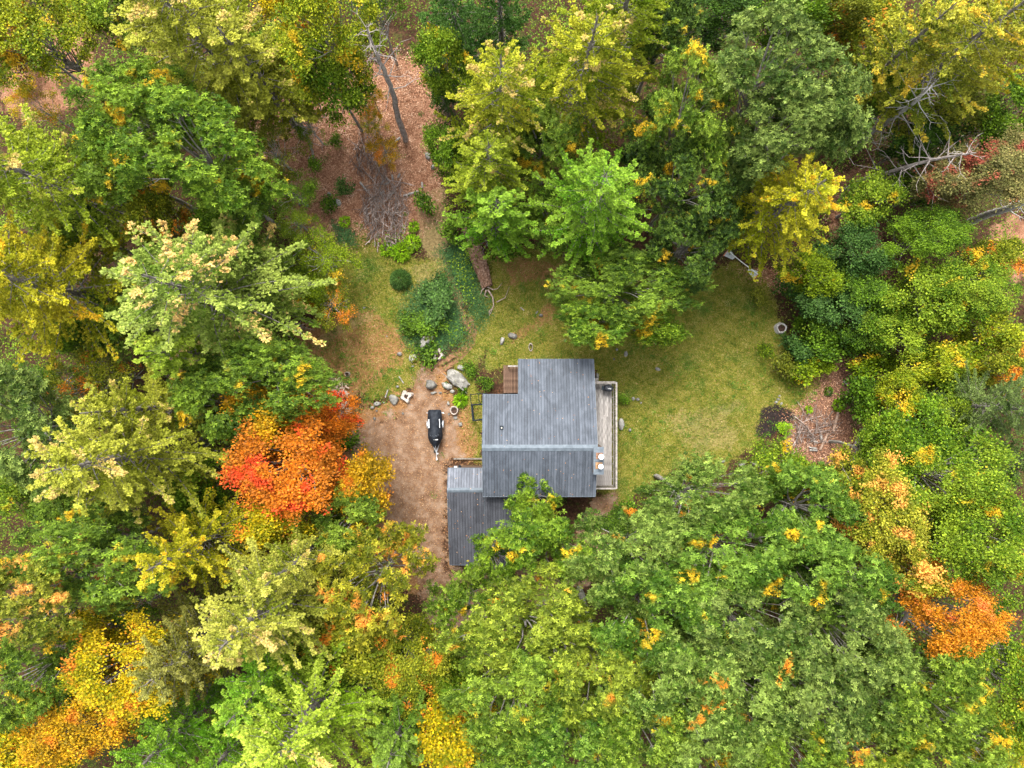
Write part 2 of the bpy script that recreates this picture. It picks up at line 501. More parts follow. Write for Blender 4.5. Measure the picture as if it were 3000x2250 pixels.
wp = scatter(420, lambda x, y: np.clip(.8 * region('lawn', x, y) + .9 * region('needle', x, y) + .25 * region('litter', x, y), 0, 1) * (1 - region('dirt', x, y)) * (lump(x, y, .7, 5) > .45) * ~((x > -5.5) & (x < 8.6) & (y < 2.2) & (y > -15)))
wk = np.repeat(wp, 26, 0); wr_ = np.repeat(rng.uniform(.08, .30, len(wp)), 26)
wq = wk + rng.normal(0, 1, wk.shape) * wr_[:, None]
wm = flat_leaves('weeds', wq, .08, .17, .45, None, z=.04, tilt=.7)
M_weed = low_mat('weed_leaf', [(.2, (.020, .060, .006)), (.5, (.06, .15, .012)), (.8, (.16, .27, .02))])
tag(link('weeds', wm, M_weed), 'small green weed tufts dotted over the lawn, yard and leaf litter', 'weeds', kind='stuff')

# ------------------------------------------------------------ tree makers (meshes are shared between trees of one form)
def finish_crown(name, parts):
    v, q, tt = join(parts)
    return np_mesh(name, v, q, tt)

def make_pine(seed, R, H, npuff, z0f=.26, puff=.150, flat=1.0):
    global rng
    keep = rng; rng = np.random.default_rng(seed)
    zs = np.arange(z0f * H, H * .975, .72)
    az, z, L, slope = [], [], [], []
    off = 0
    for zz in zs:
        tt_ = (zz - z0f * H) / (H - z0f * H)
        nb = rng.integers(4, 7); off += 1.1
        prof = (1 - tt_) ** .72 * (.7 + min(tt_, .2) * 1.5)
        for k in range(nb):
            az.append(off + 2 * np.pi * k / nb + rng.normal(0, .22)); z.append(zz + rng.normal(0, .15))
            L.append(max(.45, R * prof * rng.uniform(.70, 1.15))); slope.append((.06 + .55 * tt_ ** 1.3) * flat + rng.normal(0, .05))
    az, z, L, slope = map(np.array, (az, z, L, slope)); nb = len(az); bend = rng.normal(0, .25, nb)
    def at(j, s):
        a = az[j] + bend[j] * s; r = s * L[j]
        return np.stack([r * np.cos(a), r * np.sin(a), z[j] + L[j] * (slope[j] * s + .10 * s * s)], -1), a
    # twigs sweep forward along each bough, so that a bough reads as one plume
    K = 30
    s = np.linspace(.16, 1.0, K)
    J, Sx = np.meshgrid(np.arange(nb), s, indexing='ij'); J = J.ravel(); Sx = np.clip(Sx.ravel() + rng.normal(0, .015, J.size), .12, 1.0)
    keepm = rng.random(J.size) < np.clip(L[J] / 3.4, .3, 1); J, Sx = J[keepm], Sx[keepm]
    J = np.concatenate([J, J]); Sx = np.concatenate([Sx, Sx]); sgn = np.concatenate([np.ones(len(J) // 2), -np.ones(len(J) // 2)])
    B, A = at(J, Sx)
    fanw = rng.uniform(.75, 1.3, nb)
    ta = A + sgn * rng.normal(.55, .14, len(J))
    tl = (.14 + .26 * L[J] * fanw[J] * np.sin(np.clip(Sx * 1.15 + .18, 0, 1) * np.pi) ** .8) * rng.uniform(.55, 1.1, len(J)); tl = np.minimum(tl, 1.25)
    td = np.stack([np.cos(ta), np.sin(ta), np.full(len(ta), .20)], -1)
    pts, par, jj, dd = [], [], [], []
    for f in (.1, .28, .46, .64, .82, 1.0):
        m = tl > .15 / max(f, .15) * .4
        pts.append(B[m] + td[m] * (tl[m] * f)[:, None]); par.append(Sx[m] * .65 + f * .35); jj.append(J[m]); dd.append(td[m])
    pts = np.concatenate(pts); par = np.concatenate(par); jj = np.concatenate(jj); dd = np.concatenate(dd)
    rr = np.hypot(pts[:, 0], pts[:, 1]); tz = np.clip((pts[:, 2] - z0f * H) / (H * (1 - z0f)), 0, 1)
    env = R * (1 - tz) ** .72 + .3
    w = np.clip(rr / env, .05, 1) ** 1.3 + .25 * tz
    if len(pts) > npuff:
        idx = rng.choice(len(pts), npuff, replace=False, p=w / w.sum()); pts, par, jj, dd, tz = pts[idx], par[idx], jj[idx], dd[idx], tz[idx]
    n = len(pts); pts = pts + rng.normal(0, .035, (n, 3))
    nbld = 8
    C = np.repeat(pts, nbld, 0)
    D = np.repeat(dd * .75 + np.array([0, 0, .28]), nbld, 0) + rng.normal(0, .45, (n * nbld, 3)) * (1, 1, .8)
    Ln = puff * rng.uniform(.7, 1.25, n * nbld) * np.repeat(rng.uniform(.75, 1.25, n), nbld)
    brv = rng.random(nb); btip = rng.normal(0, .16, nb)
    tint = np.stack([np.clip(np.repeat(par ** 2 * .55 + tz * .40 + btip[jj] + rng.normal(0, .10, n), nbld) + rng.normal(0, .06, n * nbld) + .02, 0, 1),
                     np.clip(np.repeat(rng.random(n), nbld) * .45 + rng.random(n * nbld) * .55, 0, 1),
                     np.repeat(brv[jj], nbld)], 1)
    crown = finish_crown('pine_crown', [blades(C - unit(D) * .03, D, Ln, Ln * .40, None, tint, .04, .6)])
    lines = [(np.array([[0, 0, -.3], [.05, .02, H * .35], [-.04, .05, H * .7], [0, 0, H * .985]]), np.array([.018, .013, .008, .002]) * H)]
    sb = np.linspace(0, 1, 5)
    for j in range(nb):
        q, _ = at(np.full(5, j), sb); lines.append((q, np.linspace(.010 * L[j] + .008, .004, 5)))
    for k in range(26):                                     # bare dead branches under the crown
        a = rng.uniform(0, 6.28); zz = rng.uniform(.12, z0f + .12) * H; l = rng.uniform(.5, .85) * R * .8
        b = rng.normal(0, .3)
        q = np.array([[r_ * np.cos(a + b * r_ / l), r_ * np.sin(a + b * r_ / l), zz + .12 * r_ - .03 * r_ * r_] for r_ in np.linspace(0, l, 5)])
        lines.append((q, np.linspace(.04, .008, 5)))
        for m_ in range(3):
            st = q[rng.integers(1, 4)]; a2 = a + rng.choice([-1, 1]) * rng.uniform(.4, 1.0); l2 = rng.uniform(.3, .9)
            lines.append((np.array([st, st + np.array([np.cos(a2), np.sin(a2), .05]) * l2 * .5, st + np.array([np.cos(a2 + .3), np.sin(a2 + .3), .1]) * l2]), np.array([.014, .009, .004])))
    v, q = tubes(lines, 5)
    trunk = np_mesh('pine_trunk', v, q, None, True)
    rng = keep
    return crown, trunk

def lobes(R, H, depth, n, lr, zc, irregular=.25):
    out = []; tries = 0
    sh = rng.uniform(0, 6.28, 3)
    while len(out) < n and tries < n * 60:
        tries += 1
        a = rng.uniform(0, 6.28); rm = R * (1 + irregular * (np.sin(2 * a + sh[0]) * .5 + np.sin(3 * a + sh[1]) * .5 + .3 * np.sin(5 * a + sh[2])))
        f = math.sqrt(rng.random()); r = f * (rm - lr * .6)
        lower = rng.random() < .3
        z = zc + depth * (math.sqrt(max(0, 1 - (f * .95) ** 2)) * (1 if not lower else .15) - .35 * lower) + rng.normal(0, .28)
        p = np.array([r * math.cos(a), r * math.sin(a), z])
        if all(np.linalg.norm((p - q[0]) * (1, 1, .8)) > lr * .85 for q in out):
            out.append((p, lr * rng.uniform(.65, 1.2)))
    return out

def limb_lines(LB, H, zf, r0, twigs=2):
    top = np.mean([p for p, _ in LB], 0)
    fork = np.array([top[0] * .2, top[1] * .2, zf])
    lines = [(np.array([[0, 0, -.3], [fork[0] * .4, fork[1] * .4 + .1, zf * .5], fork, [top[0] * .6, top[1] * .6, top[2] * .95]]), np.array([1.15, .9, .75, .3]) * r0)]
    for p, r in LB:
        st = fork + (np.array([0, 0, 1.0]) * rng.uniform(0, max(.2, top[2] - zf) * .6))
        mid = st * .5 + p * .5 + np.array([0, 0, -.25]) + rng.normal(0, .18, 3)
        lines.append((np.array([st, st * .7 + mid * .3 + rng.normal(0, .06, 3), mid, p]), np.array([.42, .3, .2, .07]) * r0))
        for k in range(twigs):
            e = p + unit(rng.normal(0, 1, 3) * (1, 1, .5)) * r * .85
            b = mid * .4 + p * .6
            lines.append((np.array([b, (b + e) / 2 + rng.normal(0, .06, 3), e]), np.array([.13, .08, .03]) * r0))
    return lines

def make_oak(seed, R, H, nros, lr=.98, leaf=.225, depth=None, zfork=.42):
    global rng
    keep = rng; rng = np.random.default_rng(seed)
    depth = depth or .24 * H; zc = H - depth
    LB = lobes(R, H, depth, int(1.5 * (R / lr) ** 2 + 4), lr, zc)
    A = np.array([r * r for _, r in LB]); cnt = np.maximum(8, (nros * A / A.sum()).astype(int))
    C, Nn, cv = [], [], []
    for (p, r), k in zip(LB, cnt):
        d = unit(rng.normal(0, 1, (k, 3))); d[:, 2] = np.where(d[:, 2] < -.15, -d[:, 2], d[:, 2])
        ph = rng.uniform(0, 6.28, 3)
        wob = 1 + .22 * np.sin(d[:, 0] * 5 + ph[0]) + .22 * np.sin(d[:, 1] * 5 + ph[1]) + .12 * np.sin(d[:, 0] * 9 - d[:, 1] * 8 + ph[2])
        sh = (r * 1.08 * wob * rng.uniform(.25, 1.0, k) ** .6)[:, None]
        # shoots bunch together
        C.append(p + d * sh * (1, 1, .55) + rng.normal(0, .09, (k, 3))); Nn.append(unit(d * .8 + np.array([0, 0, .8]) + rng.normal(0, .25, (k, 3))))
        cv.append(np.full(k, rng.random()))
    C = np.concatenate(C); Nn = np.concatenate(Nn); cv = np.concatenate(cv); n = len(C)
    m = 7
    a = np.tile(np.arange(m) * 2 * np.pi / m, n) + np.repeat(rng.uniform(0, 6.28, n), m) + rng.normal(0, .25, n * m)
    N2 = np.repeat(Nn, m, 0); ref = unit(np.cross(N2, np.array([.3, .9, .1]))); bi = np.cross(N2, ref)
    tilt = rng.uniform(-.25, .9, n * m)
    D = (ref * np.cos(a)[:, None] + bi * np.sin(a)[:, None]) + N2 * tilt[:, None]
    Ln = leaf * rng.uniform(.7, 1.2, n * m) * np.repeat(rng.uniform(.75, 1.2, n), m)
    hz = np.clip((C[:, 2] - zc) / depth, 0, 1)
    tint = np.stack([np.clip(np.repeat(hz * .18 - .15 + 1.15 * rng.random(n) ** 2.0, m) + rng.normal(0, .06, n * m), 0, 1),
                     np.clip(np.repeat(rng.random(n), m) * .6 + rng.random(n * m) * .4, 0, 1), np.repeat(cv, m)], 1)
    v1 = blades(np.repeat(C, m, 0), D, Ln, Ln * .34, N2 + rng.normal(0, .2, N2.shape), tint, .04, .62)
    crown = finish_crown('oak_crown', [v1])
    v, q = tubes(limb_lines(LB, H, H * zfork, .013 * H + .03), 6)
    trunk = np_mesh('oak_trunk', v, q, None, True)
    rng = keep
    return crown, trunk

def make_maple(seed, R, H, nleaf, lr=.75, leaf=.15, depth=None, zfork=.35, r0=None, layered=.45, dens=1.7):
    global rng
    keep = rng; rng = np.random.default_rng(seed)
    depth = depth or .3 * H; zc = H - depth
    LB = lobes(R, H, depth, int(dens * (R / lr) ** 2 + 4), lr, zc, .3)
    ns = nleaf // 9
    A = np.array([r * r for _, r in LB]); cnt = np.maximum(5, (ns * A / A.sum()).astype(int))
    C, cv = [], []
    for (p, r), k in zip(LB, cnt):
        d = unit(rng.normal(0, 1, (k, 3))); d[:, 2] = np.where(d[:, 2] < -.2, -d[:, 2], d[:, 2])
        ph = rng.uniform(0, 6.28, 3)
        wob = 1 + .28 * np.sin(d[:, 0] * 5 + ph[0]) + .28 * np.sin(d[:, 1] * 5 + ph[1]) + .14 * np.sin(d[:, 0] * 9 - d[:, 1] * 8 + ph[2])
        C.append(p + d * (r * 1.12 * wob * rng.uniform(.15, 1.0, k) ** .6)[:, None] * (1, 1, layered) + rng.normal(0, r * .07, (k, 3))); cv.append(np.full(k, rng.random()))
    C = np.concatenate(C); cv = np.concatenate(cv); n = len(C); m = 9
    off = rng.normal(0, 1, (n * m, 3)) * (.17, .17, .06)
    C2 = np.repeat(C, m, 0) + off
    D = np.stack([off[:, 0], off[:, 1], rng.normal(-.02, .08, n * m)], 1) * 3 + rng.normal(0, .3, (n * m, 3))
    Ln = leaf * rng.uniform(.65, 1.25, n * m)
    hz = np.clip((C2[:, 2] - zc) / depth, 0, 1)
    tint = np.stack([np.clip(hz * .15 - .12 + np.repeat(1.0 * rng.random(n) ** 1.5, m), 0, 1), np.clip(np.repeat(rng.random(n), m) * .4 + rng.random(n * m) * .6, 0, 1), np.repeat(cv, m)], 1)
    crown = finish_crown('maple_crown', [blades(C2, D, Ln, Ln * .8, None, tint, .02, .5)])
    v, q = tubes(limb_lines(LB, H, H * zfork, r0 or (.012 * H + .03), 2), 5)
    trunk = np_mesh('maple_trunk', v, q, None, True)
    rng = keep
    return crown, trunk

FORMS = {
 'pineL': (5.2, 20.0, [make_pine(s, 5.2, 20.0, 13000) for s in (1, 2, 3, 4)]),
 'pineS': (3.2, 16.0, [make_pine(s, 3.2, 16.0, 6500) for s in (11, 12, 13)]),
 'fir':   (3.4, 17.0, [make_pine(21, 3.4, 17.0, 8000, .2, .13, .3)]),
 'oakL':  (4.3, 16.0, [make_oak(s, 4.3, 16.0, 4100) for s in (31, 32, 33, 34, 35)]),
 'oakS':  (2.7, 13.0, [make_oak(s, 2.7, 13.0, 1750, .8) for s in (41, 42, 43)]),
 'oakO':  (3.4, 11.0, [make_oak(s, 3.4, 11.0, 1900, .72) for s in (46, 47, 48)]),
 'mapL':  (3.7, 14.0, [make_maple(s, 3.7, 14.0, 24000) for s in (51, 52, 53)]),
 'mapS':  (2.2, 8.0, [make_maple(s, 2.2, 8.0, 10000, .55, .15) for s in (61, 62, 63)]),
 'thin':  (2.6, 10.0, [make_maple(s, 2.6, 10.0, 5500, .55, .13, dens=1.1) for s in (66, 67)]),
 'bush':  (.7, 1.2, [make_maple(s, .7, 1.2, 620, .26, .15, .7, .12, .02, .9, .8) for s in (81, 82, 83, 84)]),
 'shrub': (1.3, 2.4, [make_maple(s, 1.3, 2.4, 3000, .34, .16, 1.2, .12, .03, .8, 1.1) for s in (71, 72, 73, 74)]),
}
# ------------------------------------------------------------ leaf colours: (inner, outer, odd branches, share of odd branches)
CREAM, YEL, ORA, RUST = (.62, .50, .17), (.60, .40, .02), (.62, .22, .02), (.36, .09, .03)
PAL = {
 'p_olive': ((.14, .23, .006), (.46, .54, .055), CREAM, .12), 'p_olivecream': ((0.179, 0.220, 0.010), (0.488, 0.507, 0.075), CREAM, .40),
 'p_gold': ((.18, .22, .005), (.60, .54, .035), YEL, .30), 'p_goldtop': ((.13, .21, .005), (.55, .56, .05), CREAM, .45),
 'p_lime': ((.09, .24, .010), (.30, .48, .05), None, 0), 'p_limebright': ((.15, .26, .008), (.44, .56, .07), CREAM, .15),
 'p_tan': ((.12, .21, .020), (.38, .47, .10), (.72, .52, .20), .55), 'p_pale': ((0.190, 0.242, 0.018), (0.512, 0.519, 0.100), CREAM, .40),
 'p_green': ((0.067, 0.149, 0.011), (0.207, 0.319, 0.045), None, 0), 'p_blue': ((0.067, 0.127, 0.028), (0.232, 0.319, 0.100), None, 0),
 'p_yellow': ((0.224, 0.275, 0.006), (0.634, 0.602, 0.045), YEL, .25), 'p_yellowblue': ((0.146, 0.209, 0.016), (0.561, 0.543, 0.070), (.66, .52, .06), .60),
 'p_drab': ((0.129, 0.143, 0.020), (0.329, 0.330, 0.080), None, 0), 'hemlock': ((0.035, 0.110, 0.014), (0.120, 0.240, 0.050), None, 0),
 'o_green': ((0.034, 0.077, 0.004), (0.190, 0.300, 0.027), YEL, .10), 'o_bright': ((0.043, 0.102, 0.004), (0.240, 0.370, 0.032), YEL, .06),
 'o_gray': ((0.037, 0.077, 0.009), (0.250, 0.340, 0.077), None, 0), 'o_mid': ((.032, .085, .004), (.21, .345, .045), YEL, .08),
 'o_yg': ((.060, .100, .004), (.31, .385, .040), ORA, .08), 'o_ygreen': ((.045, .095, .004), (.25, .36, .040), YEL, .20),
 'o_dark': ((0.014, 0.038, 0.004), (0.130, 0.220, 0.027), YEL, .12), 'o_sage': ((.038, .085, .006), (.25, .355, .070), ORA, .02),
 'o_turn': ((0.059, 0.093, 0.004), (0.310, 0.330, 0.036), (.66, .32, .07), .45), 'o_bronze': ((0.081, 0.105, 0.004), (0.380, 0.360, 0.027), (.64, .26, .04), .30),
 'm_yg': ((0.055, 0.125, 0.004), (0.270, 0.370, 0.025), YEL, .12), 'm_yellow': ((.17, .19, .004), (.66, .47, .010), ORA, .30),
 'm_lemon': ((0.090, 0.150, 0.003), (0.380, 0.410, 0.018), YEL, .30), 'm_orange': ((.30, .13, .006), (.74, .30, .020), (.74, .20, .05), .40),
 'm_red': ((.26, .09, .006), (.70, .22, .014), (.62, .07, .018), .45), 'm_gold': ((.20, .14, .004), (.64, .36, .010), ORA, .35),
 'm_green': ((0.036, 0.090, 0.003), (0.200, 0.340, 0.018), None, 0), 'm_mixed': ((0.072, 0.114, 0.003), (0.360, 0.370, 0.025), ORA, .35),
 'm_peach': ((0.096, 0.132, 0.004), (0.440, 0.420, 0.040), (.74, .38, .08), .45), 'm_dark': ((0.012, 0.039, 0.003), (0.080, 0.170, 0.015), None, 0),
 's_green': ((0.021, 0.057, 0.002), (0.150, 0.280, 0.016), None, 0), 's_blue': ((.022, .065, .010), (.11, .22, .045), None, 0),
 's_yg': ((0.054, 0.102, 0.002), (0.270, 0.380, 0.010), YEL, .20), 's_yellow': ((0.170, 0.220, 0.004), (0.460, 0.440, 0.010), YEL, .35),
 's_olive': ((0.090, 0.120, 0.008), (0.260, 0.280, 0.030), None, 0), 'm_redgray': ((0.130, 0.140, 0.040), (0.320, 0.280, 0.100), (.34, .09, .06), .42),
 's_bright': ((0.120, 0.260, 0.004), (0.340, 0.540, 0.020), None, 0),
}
CZ = {'pine': .60, 'fir': .6, 'oak': .86, 'map': .82, 'bus': .5, 'thi': .7, 'shr': .5}
used = {}
def tree(form, u, v, rx, ry, H, pal, label, name=None, cat='tree', group=None):
    R0, H0, variants = FORMS[form]
    k = used.get(form, 0); used[form] = k + 1
    crown, trunk = variants[(k * 2 + k // 3) % len(variants)]
    zc = CZ.get(form[:3], CZ.get(form[:4], .76)) * H
    if form.startswith('pine'): zc = .66 * H
    x, y = P(u, v, zc)
    s = (CAM_H - zc) / 1474.7
    kind = {'p': 'pine_tree', 'f': 'hemlock_tree', 'o': 'oak_tree', 'm': 'maple_tree', 't': 'sapling', 's': 'shrub', 'b': 'shrub'}[form[0]]
    name = name or kind
    t = empty(name, (x, y, 0), random.uniform(0, 6.28) if abs(rx - ry) < 12 else 0.0, label, cat, group)
    big = {'p': 1.26, 'o': 1.06}.get(form[0], 1.04)
    if form[0] == 'm' and u > 1840 and H <= 9: big = .93
    t.scale = (rx * big * s / R0, ry * big * s / R0, H / H0)
    base, tip, acc, am = PAL[pal]
    lm = leaf_mat(base, tip, acc, am, boughs=form[0] == 'p')
    tm = {'p': M_bark_pine, 'f': M_bark_pine, 'o': M_bark_oak, 'm': M_bark_oak, 't': M_bark_pale, 's': M_bark_oak, 'b': M_bark_oak}[form[0]]
    for nm, me, m in (('crown', crown, lm), ('trunk', trunk, tm)):
        o = bpy.data.objects.new(nm, me); col.objects.link(o); o.parent = t
        if len(me.materials) == 0: me.materials.append(m)
        o.material_slots[0].link = 'OBJECT'; o.material_slots[0].material = m
    return t

